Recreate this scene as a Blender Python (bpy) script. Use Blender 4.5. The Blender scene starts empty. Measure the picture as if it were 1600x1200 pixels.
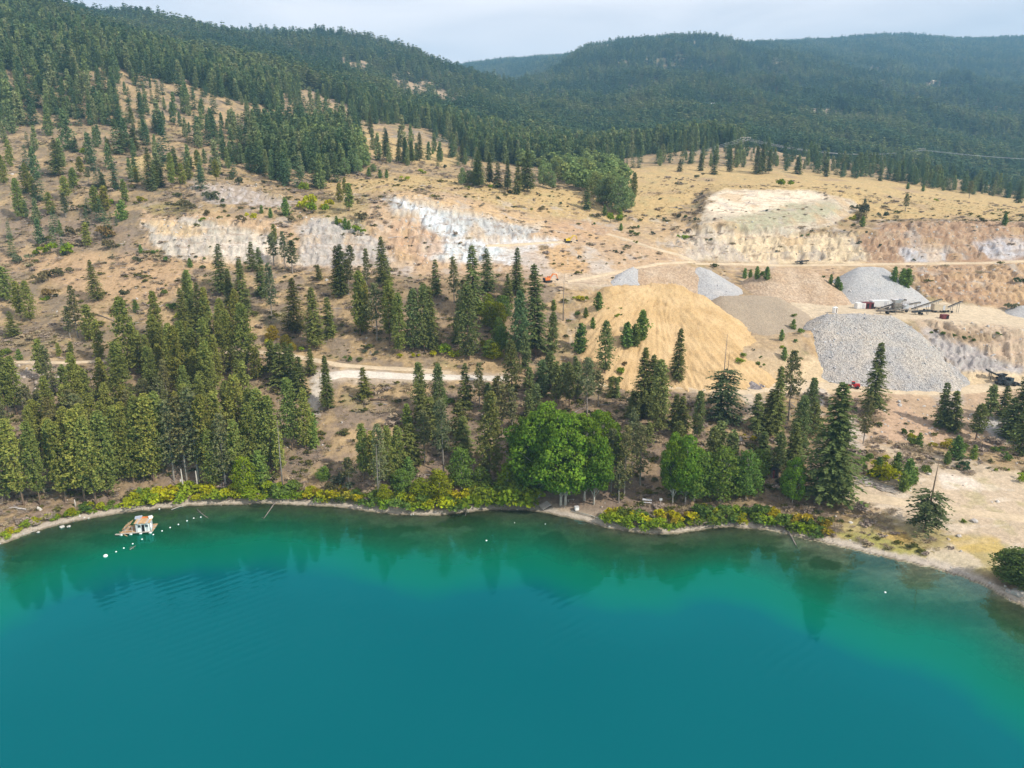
import bpy, bmesh, math, random
import numpy as np
from mathutils import Vector, Matrix
random.seed(7); RNG = np.random.default_rng(7)
scene = bpy.context.scene
COL = scene.collection

# ------------------------------------------------------------------ camera
H, F, PITCH = 80.0, 1110.0, math.radians(15.0)
SP, CP = math.sin(PITCH), math.cos(PITCH)
cam = bpy.data.cameras.new('camera'); cam_o = bpy.data.objects.new('camera', cam); COL.objects.link(cam_o)
cam_o.location = (0, 0, H); cam_o.rotation_euler = (math.pi/2 - PITCH, 0, 0)
cam.sensor_width = 36; cam.lens = 36*F/1600; cam.clip_end = 30000; cam.clip_start = 1
scene.camera = cam_o

# ------------------------------------------------------------------ light
SUN_EL, SUN_AZ = 41, 122          # azimuth clockwise from +Y (view direction)
w = bpy.data.worlds.new('World'); scene.world = w; w.use_nodes = True
nt = w.node_tree; nt.nodes.clear()
out = nt.nodes.new('ShaderNodeOutputWorld'); bg = nt.nodes.new('ShaderNodeBackground')
sky = nt.nodes.new('ShaderNodeTexSky'); sky.sky_type = 'NISHITA'; sky.sun_disc = False
sky.sun_elevation = math.radians(SUN_EL); sky.sun_rotation = math.radians(SUN_AZ)
sky.altitude = 400; sky.dust_density = 1.5
tc = nt.nodes.new('ShaderNodeTexCoord'); mp = nt.nodes.new('ShaderNodeMapping'); mp.inputs['Scale'].default_value = (1, 1, 3.2)
nz = nt.nodes.new('ShaderNodeTexNoise'); nz.inputs['Scale'].default_value = 2.3; nz.inputs['Detail'].default_value = 7
nz.inputs['Roughness'].default_value = .5; nz.inputs['Distortion'].default_value = .8
cr = nt.nodes.new('ShaderNodeMapRange'); cr.inputs[1].default_value = .3; cr.inputs[2].default_value = .72; cr.inputs[3].default_value = .5; cr.inputs[4].default_value = 1.0
mx = nt.nodes.new('ShaderNodeMixRGB'); mx.inputs[2].default_value = (10.6, 10.1, 10.2, 1)
L = nt.links.new
L(tc.outputs['Generated'], mp.inputs[0]); L(mp.outputs[0], nz.inputs['Vector']); L(nz.outputs['Fac'], cr.inputs[0])
L(cr.outputs[0], mx.inputs[0]); L(sky.outputs[0], mx.inputs[1]); L(mx.outputs[0], bg.inputs['Color']); L(bg.outputs[0], out.inputs[0])
bg.inputs['Strength'].default_value = 0.1
sd = bpy.data.lights.new('sun', 'SUN'); sun = bpy.data.objects.new('sun', sd); COL.objects.link(sun)
sd.energy = 4.7; sd.angle = math.radians(1.5); sd.color = (1.0, .93, .82)
az, el = math.radians(SUN_AZ), math.radians(SUN_EL)
sdir = Vector((math.sin(az)*math.cos(el), math.cos(az)*math.cos(el), math.sin(el)))
sun.rotation_euler = sdir.to_track_quat('Z', 'Y').to_euler()
vs = scene.view_settings; vs.view_transform = 'Standard'; vs.look = 'None'; vs.exposure = 0.3; vs.gamma = 1; vs.use_curve_mapping = False
scene.cycles.use_denoising = True
scene.cycles.max_bounces = 6; scene.cycles.diffuse_bounces = 3; scene.cycles.glossy_bounces = 2
scene.cycles.transparent_max_bounces = 6; scene.cycles.volume_bounces = 0; scene.cycles.transmission_bounces = 2
scene.cycles.use_fast_gi = False

# ------------------------------------------------------------------ helpers
def tag(o, label=None, cat=None, group=None, kind=None):
    if label: o['label'] = label
    if cat: o['category'] = cat
    if group: o['group'] = group
    if kind: o['kind'] = kind
    return o
def make_mesh(name, v, f, smooth=False, mat=None):
    """v (n,3) array, f: (m,3|4) array of indices or list of faces"""
    me = bpy.data.meshes.new(name)
    v = np.asarray(v, np.float32).reshape(-1, 3)
    if isinstance(f, np.ndarray) and f.ndim == 2:
        k = f.shape[1]
        me.vertices.add(len(v)); me.vertices.foreach_set('co', v.ravel())
        me.loops.add(f.size); me.loops.foreach_set('vertex_index', f.astype(np.int32).ravel())
        me.polygons.add(len(f))
        me.polygons.foreach_set('loop_start', np.arange(0, f.size, k, dtype=np.int32))
        me.polygons.foreach_set('loop_total', np.full(len(f), k, np.int32))
        me.update(calc_edges=True); me.validate()
    else:
        me.from_pydata(v.tolist(), [], [list(map(int, q)) for q in f]); me.update()
    if smooth: me.polygons.foreach_set('use_smooth', np.ones(len(me.polygons), bool))
    if mat: me.materials.append(mat)
    return me
def add_obj(name, me, parent=None, loc=(0, 0, 0), rot=(0, 0, 0), scale=(1, 1, 1)):
    o = bpy.data.objects.new(name, me); COL.objects.link(o)
    o.location = loc; o.rotation_euler = rot; o.scale = scale
    if parent is not None: o.parent = parent
    return o
def empty(name, loc, rz=0, label=None, cat=None, group=None):
    o = bpy.data.objects.new(name, None); COL.objects.link(o); o.location = loc; o.rotation_euler = (0, 0, rz)
    o.empty_display_size = .5
    return tag(o, label, cat, group)
_perm = RNG.permutation(512).astype(np.int64); _perm = np.concatenate([_perm, _perm])
_g = RNG.normal(size=(512, 2)); _g /= np.linalg.norm(_g, axis=1)[:, None]
def pnoise(x, y):
    xi = np.floor(x).astype(np.int64); yi = np.floor(y).astype(np.int64); xf = x-xi; yf = y-yi
    u = xf*xf*xf*(xf*(xf*6-15)+10); v = yf*yf*yf*(yf*(yf*6-15)+10)
    def gr(ix, iy, dx, dy):
        h = _perm[(_perm[ix & 511] + iy) & 511]; return _g[h, 0]*dx + _g[h, 1]*dy
    a = gr(xi, yi, xf, yf); b = gr(xi+1, yi, xf-1, yf); c = gr(xi, yi+1, xf, yf-1); d = gr(xi+1, yi+1, xf-1, yf-1)
    return (a+(b-a)*u)*(1-v) + (c+(d-c)*u)*v
def fbm(x, y, scale, octv=4, gain=.5, ridged=False):
    a, f, t, s = 1.0, 1.0/scale, 0, 0
    for k in range(octv):
        n = pnoise(x*f+17.3*k, y*f-9.1*k)*1.6
        if ridged: n = 1-2*np.abs(n)
        t = t + a*n; s += a; a *= gain; f *= 2.03
    return t/s
def sstep(a, b, x):
    t = np.clip((x-a)/(b-a), 0, 1); return t*t*(3-2*t)
def ray(px, py):
    dx = (np.asarray(px, float)-800)/F; dy = (600-np.asarray(py, float))/F
    return dx, CP+dy*SP, -SP+dy*CP
def unproj(px, py, Y):
    rx, ry, rz = ray(px, py); t = Y/ry; return rx*t, Y+0*rx, H+rz*t
def proj(X, Y, Z):
    z = Z-H; d = Y*CP - z*SP; u = Y*SP + z*CP
    d = np.maximum(d, 1e-3); return 800+F*X/d, 600-F*u/d

# ------------------------------------------------------------------ terrain profile: layers of (photo px, photo py, depth Y)
SHORE = [(-300,930),(-120,880),(0,852),(60,828),(130,812),(200,800),(300,790),(420,787),(540,793),(600,803),(680,806),(760,797),(830,797),(900,811),(960,828),(1040,836),(1130,823),(1200,828),(1260,842),(1330,858),(1400,875),(1460,888),(1530,910),(1570,935),(1600,948),(1750,1010),(1900,1060)]
PX = [-300, 0, 100, 200, 300, 400, 500, 600, 700, 800, 900, 1000, 1100, 1200, 1300, 1400, 1500, 1600, 1900]
LAY = [
 # lower slope
 ([720,705,700,695,690,690,700,700,700,720,735,735,735,740,745,745,745,750,790], [180,188,190,192,193,194,194,193,192,187,183,182,181,180,178,178,179,178,172]),
 ([660,650,645,640,640,640,650,650,650,665,680,680,680,690,690,690,690,690,720], [198,204,205,207,208,210,208,207,207,202,197,197,198,198,200,203,204,204,200]),
 # road front, road back
 ([580,570,566,562,555,551,562,585,589,594,598,602,605,607,608,610,611,606,600], [226,232,233,234,235,236,231,226,225,226,228,230,231,233,234,235,237,239,240]),
 ([570,560,556,552,546,542,553,575,580,584,588,592,594,596,594,596,597,592,588], [232,237,238,239,240,241,237,231,230,231,233,235,236,238,241,242,243,245,246]),
 # quarry floor rim
 ([500,480,465,440,425,425,432,436,436,440,462,530,545,556,496,498,508,515,520], [255,272,276,284,290,291,287,284,284,283,273,254,249,246,270,271,270,270,270]),
 # quarry floor back
 ([420,402,398,402,408,413,417,421,424,424,432,462,470,470,475,477,481,492,500], [300,310,310,304,300,300,300,300,303,305,303,292,290,297,299,300,300,300,300]),
 # first face top / right bench
 ([355,345,345,342,344,352,352,312,322,352,383,400,412,415,413,412,411,406,400], [340,345,345,333,322,320,322,345,348,350,345,338,350,352,352,352,352,352,355]),
 # second face top
 ([320,310,305,300,302,312,320,298,303,322,345,362,366,368,370,356,352,354,350], [360,365,366,362,352,347,348,368,372,378,380,372,372,374,374,376,379,382,385]),
 # golden terrace front
 ([285,276,270,263,266,282,290,284,287,291,300,311,299,297,304,326,331,337,345], [390,395,400,408,408,398,398,412,418,424,430,430,450,452,452,428,424,428,430]),
 # terrace back
 ([215,206,201,200,206,216,234,243,258,270,269,266,262,264,271,284,300,317,330], [480,484,490,498,500,502,505,515,520,525,540,560,585,600,600,592,580,565,560]),
 ([120,112,108,122,143,162,182,198,216,236,246,236,220,232,245,254,275,301,330], [565,570,580,600,605,620,640,650,660,680,700,720,750,760,765,750,745,742,740]),
 # dips behind the right knolls, slope of the left mountain
 ([50,48,50,75,100,122,143,167,187,220,238,238,229,240,258,266,290,312,340], [670,680,700,730,760,780,800,820,820,800,840,840,860,860,860,860,850,850,850]),
 ([-40,-10,30,85,100,104,115,141,151,176,200,190,187,192,202,212,222,234,260], [850,855,860,940,1000,1050,1100,1150,1150,1150,1150,1150,1200,1200,1200,1200,1200,1200,1200]),
 ([-20,5,35,50,56,64,80,96,126,176,166,146,138,143,150,158,168,173,180], [1150,1200,1300,1450,1550,1620,1680,1700,1550,1500,1600,1700,1750,1750,1750,1750,1750,1750,1750]),
 ([10,50,60,75,85,95,110,135,180,180,80,62,62,82,112,116,118,118,130], [1700,1750,1800,1900,2000,2100,2150,2200,2150,2150,2250,2300,2300,2300,2300,2300,2300,2300,2300]),
 ([70,70,70,80,90,100,110,116,101,88,93,95,95,70,61,45,64,54,48], [3300]*19),
 ([90,90,90,95,100,110,120,130,130,120,120,120,120,110,100,95,95,90,80], [4200]*19),
]
scols = np.concatenate([np.linspace(-1.35, -.84, 30, endpoint=False), np.linspace(-.84, .84, 900), np.linspace(.84, 1.35, 31)[1:]])
NS = len(scols)
yrows = np.concatenate([np.linspace(40, 110, 20, endpoint=False), np.linspace(110, 160, 90, endpoint=False), np.linspace(160, 320, 400, endpoint=False),
                        np.linspace(320, 440, 140, endpoint=False), np.geomspace(440, 1000, 110, endpoint=False), np.geomspace(1000, 4200, 110)])
NY = len(yrows)
def layer_curve(px, py, Y):
    px = np.array(px, float); py = np.array(py, float); Y = np.array(Y, float)
    q = np.linspace(px[0], px[-1], 200); 
    pyq = np.interp(q, px, py); Yq = np.interp(q, px, Y)
    k = np.ones(9)/9; pad = lambda a: np.convolve(np.pad(a, 4, 'edge'), k, 'valid')
    pyq = pad(pyq); Yq = pad(Yq)
    X, YY, Z = unproj(q, pyq, Yq); s = X/YY; e = (Z-H)/YY
    o = np.argsort(s); return np.interp(scols, s[o], YY[o]), np.interp(scols, s[o], e[o])
sp = np.array(SHORE, float)
q = np.linspace(-300, 1900, 500); pq = np.interp(q, sp[:, 0], sp[:, 1]); pq = np.convolve(np.pad(pq, 4, 'edge'), np.ones(9)/9, 'valid')
rx, ry, rz = ray(q, pq); t = -H/rz; ssh = rx/ry
o_ = np.argsort(ssh)
YSH = np.interp(scols, ssh[o_], (ry*t)[o_])
YSH = YSH + .7*pnoise(scols*60, scols*0+3.1) + .35*pnoise(scols*190, scols*0+7.7)
curves = [layer_curve(PX, a, b) for a, b in LAY]
ZG = np.zeros((NY, NS))
bankY = YSH+4.0; bankE = (1.1-H)/bankY
for j in range(NS):
    Ys = [YSH[j], bankY[j]]; Es = [-H/YSH[j], bankE[j]]
    for cY, cE in curves:
        y_ = cY[j]
        if y_ > Ys[-1]+2: Ys.append(y_); Es.append(cE[j])
    Zs = [H+e*y for e, y in zip(Es, Ys)]
    ZG[:, j] = np.interp(yrows, Ys, Zs)
# smooth the hard layer creases: more where far
def blur(a, n, ax):
    k = np.ones(n)/n; pad = [(0, 0), (0, 0)]; pad[ax] = (n//2, n//2)
    p = np.pad(a, pad, 'edge'); c = np.cumsum(p, axis=ax); z = np.zeros_like(np.take(c, [0], ax)); c = np.concatenate([z, c], ax)
    i1 = [slice(None)]*2; i2 = [slice(None)]*2; i1[ax] = slice(n, None); i2[ax] = slice(None, -n)
    return (c[tuple(i1)]-c[tuple(i2)])/n
Zb = blur(blur(blur(ZG, 7, 0), 7, 0), 15, 1)
far = sstep(330, 600, yrows)[:, None]
Zb2 = blur(blur(blur(ZG, 17, 0), 13, 0), 41, 1)
ZG = Zb*(1-far)+Zb2*far
# shore: strictly above water behind the line, lake bed in front of it
dsh = yrows[:, None]-YSH[None, :]
sidx = scols[None, :]
kslope = np.interp(scols, [-.8, -.5, -.2, 0, .15, .3, .45, .6, .8], [.16, .13, .11, .11, .11, .10, .07, .055, .075])[None, :]
ddiv = np.interp(scols, [-.8, .1, .35, .8], [29, 29, 21, 18])[None, :]
depth = kslope*np.maximum(-dsh, 0)*(1+(np.maximum(-dsh, 0)/ddiv)**2)
SX = scols[None, :]*yrows[:, None]; SY = np.broadcast_to(yrows[:, None], SX.shape)
depth = depth*(1+.35*fbm(SX, SY, 22, 3))
depth = np.minimum(depth, 45)
ZG = np.where(dsh > 0, np.maximum(ZG, .02+.22*np.minimum(dsh, 5)), -depth-.03)
# ------------------------------------------------------------------ relief noise
PXG, PYG = proj(SX, SY, ZG)
def poly_mask(pts, soft=4.0, ylim=None, P=None, warp=5.0, wsc=None):
    """soft membership of points inside a polygon drawn on the ground (corner points given by where they are seen)"""
    px, py, yy = (PXW, PYW, SY) if P is None else P
    a = np.array(pts, float); x0, y0 = a.min(0)-soft-12; x1, y1 = a.max(0)+soft+12
    m = (px > x0) & (px < x1) & (py > y0) & (py < y1)
    if ylim: m &= (yy > ylim[0]) & (yy < ylim[1])
    r = np.zeros(px.shape); X = px[m]; Y = py[m]
    ins = np.zeros(len(X), bool); dist = np.full(len(X), 1e9)
    n = len(a)
    for i in range(n):
        x_1, y_1 = a[i]; x_2, y_2 = a[(i+1) % n]
        c = (y_1 > Y) != (y_2 > Y)
        with np.errstate(divide='ignore', invalid='ignore'):
            xi = (x_2-x_1)*(Y-y_1)/((y_2-y_1) if y_2 != y_1 else 1e-9)+x_1
        ins ^= c & (X < xi)
        dx, dy = x_2-x_1, y_2-y_1; L2 = dx*dx+dy*dy+1e-9
        tt = np.clip(((X-x_1)*dx+(Y-y_1)*dy)/L2, 0, 1)
        dist = np.minimum(dist, np.hypot(X-x_1-tt*dx, Y-y_1-tt*dy))
    sdv = np.where(ins, dist, -dist); r[m] = sstep(-soft, soft, sdv); return r
WN1 = fbm(SX, SY, 9, 3); WN2 = fbm(SX+500, SY-300, 9, 3)
wpx = F/SY
PXW = PXG + WN1*wpx*4.0 + fbm(SX, SY, 2.2, 3, .7)*wpx*1.3
PYW = PYG + WN2*wpx*1.8 + fbm(SX+40, SY, 2.0, 3, .7)*wpx*.5
# roads (centre lines on the ground as seen from the camera) keep the relief smooth
ROADS = [  # name, label, points, half width m
 ('dirt_road', 'pale dirt road crossing the foot of the quarry below the big gravel pile', [(905,597),(960,599),(1020,601),(1090,603),(1150,612),(1200,606),(1260,600),(1330,606),(1400,610),(1470,612),(1530,607),(1600,600),(1700,594)], 3.4),
 ('dirt_road', 'narrow dirt road along the middle slope, left of the road junction', [(300,556),(370,549),(430,551),(480,560),(530,570),(590,575),(650,578),(705,583)], 1.7),
 ('dirt_road', 'broad grey white gravel road ending among the pines in mid picture', [(500,590),(540,584),(580,585),(640,588),(700,589),(750,590),(795,592)], 2.3),
 ('dirt_road', 'thin pale track across the brushy hillside at the left edge', [(-60,572),(0,566),(60,566),(110,567),(170,563)], 1.1),
 ('dirt_road', 'pale dirt lane from the fir trees to the open lot by the shore', [(1315,775),(1350,777),(1400,783),(1450,790),(1500,797),(1560,806),(1640,814)], 2.4),
 ('dirt_road', 'dusty haul road climbing from the quarry floor to the upper bench', [(885,440),(930,432),(975,423),(1030,412),(1085,409),(1060,398),(1020,388),(985,376),(950,366)], 1.5),
 ('dirt_road', 'long level bench road below the reddish rock face at right', [(1085,412),(1150,413),(1220,415),(1300,414),(1380,413),(1460,412),(1540,411),(1640,406)], 1.5),
 ('dirt_road', 'pale track running to the yellow excavator on the rock face', [(760,384),(800,383),(840,380),(880,378),(898,377)], 1.3),
]
def near_path(pts, wpx_):
    a = np.array(pts, float); d = np.full(PXG.shape, 1e9)
    m = (PXG > a[:, 0].min()-40) & (PXG < a[:, 0].max()+40) & (PYG > a[:, 1].min()-40) & (PYG < a[:, 1].max()+40)
    X, Y = PXG[m], PYG[m]; dd = np.full(len(X), 1e9)
    for (x1, y1), (x2, y2) in zip(a[:-1], a[1:]):
        dx, dy = x2-x1, y2-y1; tt = np.clip(((X-x1)*dx+(Y-y1)*dy)/(dx*dx+dy*dy), 0, 1)
        dd = np.minimum(dd, np.hypot((X-x1-tt*dx), (Y-y1-tt*dy)*2.2))
    d[m] = dd; return 1-sstep(wpx_, wpx_*2.0, d)
roadm = np.zeros_like(ZG)
for nme, lb, pts, hw in ROADS: roadm = np.maximum(roadm, near_path(pts, hw*7))
flat = np.maximum(roadm, poly_mask([(1340,740),(1440,730),(1620,745),(1650,860),(1500,880),(1380,800),(1330,790)], 6))
flat = np.maximum(flat, poly_mask([(1240,470),(1470,478),(1600,490),(1620,510),(1400,500),(1280,495)], 4, (262, 305)))
rock = np.zeros_like(ZG)
ROCKP = [([(600,303),(650,308),(720,325),(800,345),(870,372),(870,385),(800,388),(760,410),(640,420),(610,400),(630,350)], (295, 385)),
         ([(220,345),(300,340),(440,350),(450,385),(600,390),(620,415),(420,412),(300,408),(240,390)], (290, 345)),
         ([(470,340),(580,345),(600,415),(470,415)], (290, 345)),
         ([(1050,360),(1350,365),(1420,345),(1620,350),(1620,412),(1050,412)], (335, 400)),
         ([(1400,412),(1620,412),(1620,480),(1440,470)], (300, 365)),
         ([(1440,500),(1620,520),(1620,590),(1480,590)], (240, 285)),
         ([(290,290),(380,285),(450,310),(440,335),(330,330)], (345, 400)),
         ([(0,590),(70,560),(110,600),(60,640),(0,640)], (205, 240))]
for p_, yl in ROCKP: rock = np.maximum(rock, poly_mask(p_, 7, yl))
land = sstep(0, 12, dsh)
gully = fbm(SX, SY*.35, 14, 4, .55, True)
rel = .9*fbm(SX, SY, 30, 4) + .35*fbm(SX, SY, 6, 3) + .12*fbm(SX, SY, 1.6, 2)
rel = rel + rock*(2.5*fbm(SX*1.6, SY, 9, 5, .58, True) + .5*fbm(SX, SY, 2.5, 3, .6, True))
qq = (ZG+rel*.5+1.6*fbm(SX, SY, 26, 3))/3.6; fr_ = qq-np.floor(qq); rel = rel+rock*sstep(-.35, .1, fbm(SX-70, SY+90, 40, 3))*2.6*(sstep(.5, .95, fr_)-fr_)
rel = rel*(1-.9*flat)*land
rel = rel + 4.5*poly_mask([(1085,352),(1105,303),(1130,297),(1262,297),(1330,312),(1300,350),(1230,366),(1100,366)], 12, (350, 470))*land
mid = sstep(430, 900, SY)
rel = rel + mid*(9*fbm(SX, SY, 130, 4) + 48*sstep(750, 1700, SY)*fbm(SX, SY*.45, 280, 4, .45, True))*(1-sstep(1900, 2600, SY)*.75)*(1-.6*sstep(700, 900, SY)*(1-sstep(900, 1400, SY))*(scols[None, :] < -.5))
ZG = ZG + rel
ZG = np.where(dsh > 0, np.maximum(ZG, .02+.15*np.minimum(dsh, 6)), ZG)
PXG, PYG = proj(SX, SY, ZG)
PXW = PXG + WN1*wpx*4.0 + fbm(SX, SY, 2.2, 3, .7)*wpx*1.3
PYW = PYG + WN2*wpx*1.8 + fbm(SX+40, SY, 2.0, 3, .7)*wpx*.5
def gidx(X, Y):
    i = np.interp(Y, yrows, np.arange(NY)); j = np.interp(X/Y, scols, np.arange(NS))
    i0 = np.clip(np.floor(i).astype(int), 0, NY-2); j0 = np.clip(np.floor(j).astype(int), 0, NS-2); return i, j, i0, j0
def ground(X, Y, G=None):
    G = ZG if G is None else G
    X = np.asarray(X, float); Y = np.asarray(Y, float); i, j, i0, j0 = gidx(X, Y); a = i-i0; b = j-j0
    return (G[i0, j0]*(1-b)+G[i0, j0+1]*b)*(1-a)+(G[i0+1, j0]*(1-b)+G[i0+1, j0+1]*b)*a
def hit(px, py, ymin=90, ymax=4100):
    """first ground point seen at a photo position"""
    rx, ry, rz = [float(v) for v in ray(px, py)]
    Yv = np.geomspace(ymin, ymax, 2500); X = rx/ry*Yv; Z = H+rz/ry*Yv
    g = np.maximum(ground(X, Yv), 0); k = np.nonzero(Z <= g)[0]
    if len(k) == 0: return None
    k = k[0]; 
    if k == 0: return X[0], Yv[0], g[0]
    a = (Z[k-1]-g[k-1])/((Z[k-1]-g[k-1])-(Z[k]-g[k])+1e-9); y = Yv[k-1]+a*(Yv[k]-Yv[k-1])
    return rx/ry*y, y, float(max(ground(rx/ry*y, y), 0))
# ------------------------------------------------------------------ ground colour (what the soil, rock and grass are)
alb = np.zeros(ZG.shape+(3,)); alb[:] = (.325, .232, .124)
def lay(mask, col, k=1.0):
    global alb
    m = (mask*k)[..., None]; alb = alb*(1-m)+np.array(col)*m
n_big = fbm(SX, SY, 38, 4); n_mid = fbm(SX+90, SY+40, 9, 4); n_fin = fbm(SX-70, SY+10, 2.6, 3, .6); n_str = fbm(SX*1.0, SY*.3, 3.0, 3, .6)
n_huge = fbm(SX, SY, 140, 4)
# brushy grey brown slopes, grassier patches
lay(sstep(-.02, .35, n_mid+.4*n_big), (.205, .160, .118), .85)
lay(sstep(.05, .4, fbm(SX, SY, 5, 4, .65)), (.158, .122, .086), .7)
lay(sstep(.1, .5, -n_mid+.5*n_fin), (.42, .30, .165), .6)
lay(sstep(.18, .45, fbm(SX+33, SY, 12, 4)), (.20, .185, .08), .5)
G_ = lambda pts, col, soft=5, yl=None, k=1.0: lay(poly_mask(pts, soft, yl), col, k)
lh = poly_mask([(-300,180),(150,190),(250,260),(230,330),(160,380),(120,450),(240,520),(330,545),(200,600),(-300,640)], 25)
lay(lh*sstep(-.3, .15, n_mid+.3*n_fin), (.20,.155,.105), .6)
# golden terraces and the grassy fields in the distance
fieldm = np.maximum(poly_mask([(960,262),(1120,258),(1300,270),(1420,285),(1620,315),(1620,350),(1340,360),(1290,300),(1100,300),(1040,345),(985,330),(960,300)], 7, (400, 640)),
                    poly_mask([(500,285),(640,275),(760,282),(900,298),(1000,310),(1040,350),(960,350),(800,330),(700,300),(600,300),(520,310)], 5, (370, 480)))
fieldm = np.maximum(fieldm, poly_mask([(560,240),(700,262),(720,240),(650,225),(560,200),(540,215)], 6, (450, 680)))
lay(fieldm, (.44, .315, .145), .85); lay(fieldm*sstep(.0, .4, n_mid), (.36, .29, .14), .6); lay(fieldm*sstep(.2, .5, n_big), (.31, .22, .14), .7)
G_([(0,395),(120,392),(260,400),(300,425),(250,470),(150,480),(60,430),(0,420)], (.41,.275,.16), 10, None, .75)
G_([(200,240),(300,250),(330,270),(300,275),(200,262)], (.46,.34,.16), 5, None, .8)
# left quarry faces
G_([(215,318),(330,335),(470,345),(620,300),(700,300),(870,350),(960,350),(1060,400),(1085,412),(960,440),(870,440),(640,430),(470,418),(300,412),(225,385)], (.42,.295,.185), 7, (285, 400), .9)
streak = lambda t0, t1: sstep(t0, t1, .7*n_str+.6*n_fin+.3*n_mid)
def rockpaint(pts, c1, c2, k=.95, yl=(285, 400), soft=5):
    m = poly_mask(pts, soft, yl); lay(m, c1, k); lay(m*streak(-.05, .35), c2, .85)
rockpaint([(222,348),(300,342),(360,352),(440,372),(450,400),(420,412),(330,410),(250,398)], (.46,.41,.34), (.33,.29,.26))
G_([(225,345),(265,340),(330,362),(310,372),(250,365)], (.50,.36,.2), 5, (285,400), .8)
G_([(330,385),(400,372),(470,390),(480,412),(350,410)], (.55,.49,.42), 5, (285,400), .8)
rockpaint([(462,355),(500,340),(560,345),(600,385),(610,418),(470,416)], (.40,.365,.33), (.29,.265,.25))
rockpaint([(598,308),(640,306),(700,322),(760,335),(800,348),(850,350),(820,372),(740,368),(690,370),(640,345),(605,325)], (.42,.425,.42), (.31,.30,.29))
G_([(620,312),(665,318),(700,345),(735,372),(700,372),(660,350)], (.54,.575,.60), 5, (285,400), .8)
rockpaint([(650,380),(720,372),(870,372),(890,383),(830,392),(800,410),(700,412),(660,400)], (.47,.46,.45), (.56,.58,.60), .8)
G_([(660,385),(740,378),(800,392),(740,408),(680,404)], (.50,.55,.57), 5, (285,400), .7)
G_([(600,352),(640,338),(680,365),(690,395),(660,410),(615,385)], (.43,.29,.19), 6, (285,400), .8)
G_([(850,345),(930,345),(960,370),(905,375),(860,368)], (.42,.27,.16), 7, (285,400), .7)
G_([(600,395),(650,410),(640,432),(600,425)], (.36,.33,.31), 6, (270,400), .7)
G_([(610,300),(650,302),(760,322),(860,348),(850,360),(760,342),(650,320)], (.52,.36,.18), 5, (285,420), .5)
G_([(838,385),(880,380),(915,395),(915,425),(880,430),(850,410)], (.44,.29,.15), 4, (285,400), .9)
G_([(915,385),(935,395),(965,425),(935,432),(905,400)], (.44,.39,.34), 4, (285,400), .8)
G_([(800,385),(838,383),(870,430),(860,440),(820,420)], (.43,.39,.36), 5, (285,400), .6)
G_([(860,430),(1000,420),(1080,412),(1060,425),(960,450),(880,450)], (.45,.36,.26), 5, (280,400), .8)
# red/orange terrain between the quarry and the golden field
G_([(950,350),(1050,345),(1100,360),(1060,395),(1000,372)], (.43,.31,.18), 6, (330,420), .8)
# right quarry: pale mound, sand wall, reddish face, blue grey rock
moundm = poly_mask([(1093,345),(1110,305),(1130,297),(1262,297),(1330,312),(1345,325),(1300,352),(1230,368),(1100,368)], 2.5, (330, 470), (PXG*.6+PXW*.4, PYG*.7+PYW*.3, SY))
lay(moundm, (.44,.38,.29), .95); G_([(1105,312),(1130,298),(1262,298),(1300,308),(1240,318),(1190,335),(1110,335)], (.66,.56,.43), 4, (330,470), .9)
G_([(1130,345),(1230,318),(1300,318),(1320,330),(1250,350),(1160,362)], (.29,.30,.18), 6, (330,470), .6)
lay(moundm*streak(.1, .4), (.38,.28,.2), .4)
rockpaint([(1040,372),(1090,360),(1210,368),(1225,400),(1200,412),(1060,404)], (.50,.43,.34), (.36,.31,.27), .9, (335,385))
rockpaint([(1120,368),(1340,366),(1352,385),(1370,412),(1180,412)], (.56,.45,.30), (.50,.40,.26), .95, (335,385))
rockpaint([(1340,375),(1385,345),(1620,345),(1620,412),(1360,412)], (.31,.195,.12), (.40,.28,.18), .95, (335,392))
rockpaint([(1405,388),(1440,382),(1482,390),(1475,412),(1412,410)], (.42,.43,.46), (.5,.45,.42), .85, (335,392))
rockpaint([(1520,380),(1560,372),(1620,380),(1620,402),(1545,405)], (.45,.45,.48), (.38,.33,.3), .85, (335,392))
rockpaint([(1425,418),(1500,413),(1620,415),(1620,485),(1560,478),(1450,465)], (.335,.21,.125), (.42,.29,.175), .95, (296,365))
G_([(1500,420),(1620,415),(1620,478),(1560,470)], (.44,.30,.17), 8, (296,365), .6)
G_([(1180,418),(1310,418),(1320,440),(1310,470),(1260,472),(1200,440)], (.42,.29,.18), 6, (290,350), .9)
G_([(1130,412),(1420,413),(1430,425),(1320,425),(1140,425)], (.44,.32,.2), 4, (320,352), .6)
# weathering of the whole quarry: strata, stains and washed streaks
qz = np.maximum(poly_mask([(215,318),(620,290),(1000,330),(1640,335),(1640,620),(900,612),(860,440),(300,420)], 10, (226, 400)), moundm)
strata = fbm(SX*.35, SY*1.2+ZG*3.0, 4.5, 4, .65); wash = fbm(SX*1.6, SY*.22, 3.2, 4, .65)
lay(qz*sstep(.1, .32, strata), (.25,.18,.13), .65); lay(qz*sstep(.15, .45, wash), (.52,.43,.32), .5); lay(qz*sstep(.1, .4, fbm(SX+200, SY, 16, 4)), (.43,.29,.15), .5)
lay(qz*sstep(.2, .45, fbm(SX-200, SY, 11, 4)), (.36,.33,.30), .5); lay(qz*sstep(.3, .5, fbm(SX-90, SY+60, 4, 4, .7)), (.22,.165,.12), .6)
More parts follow.
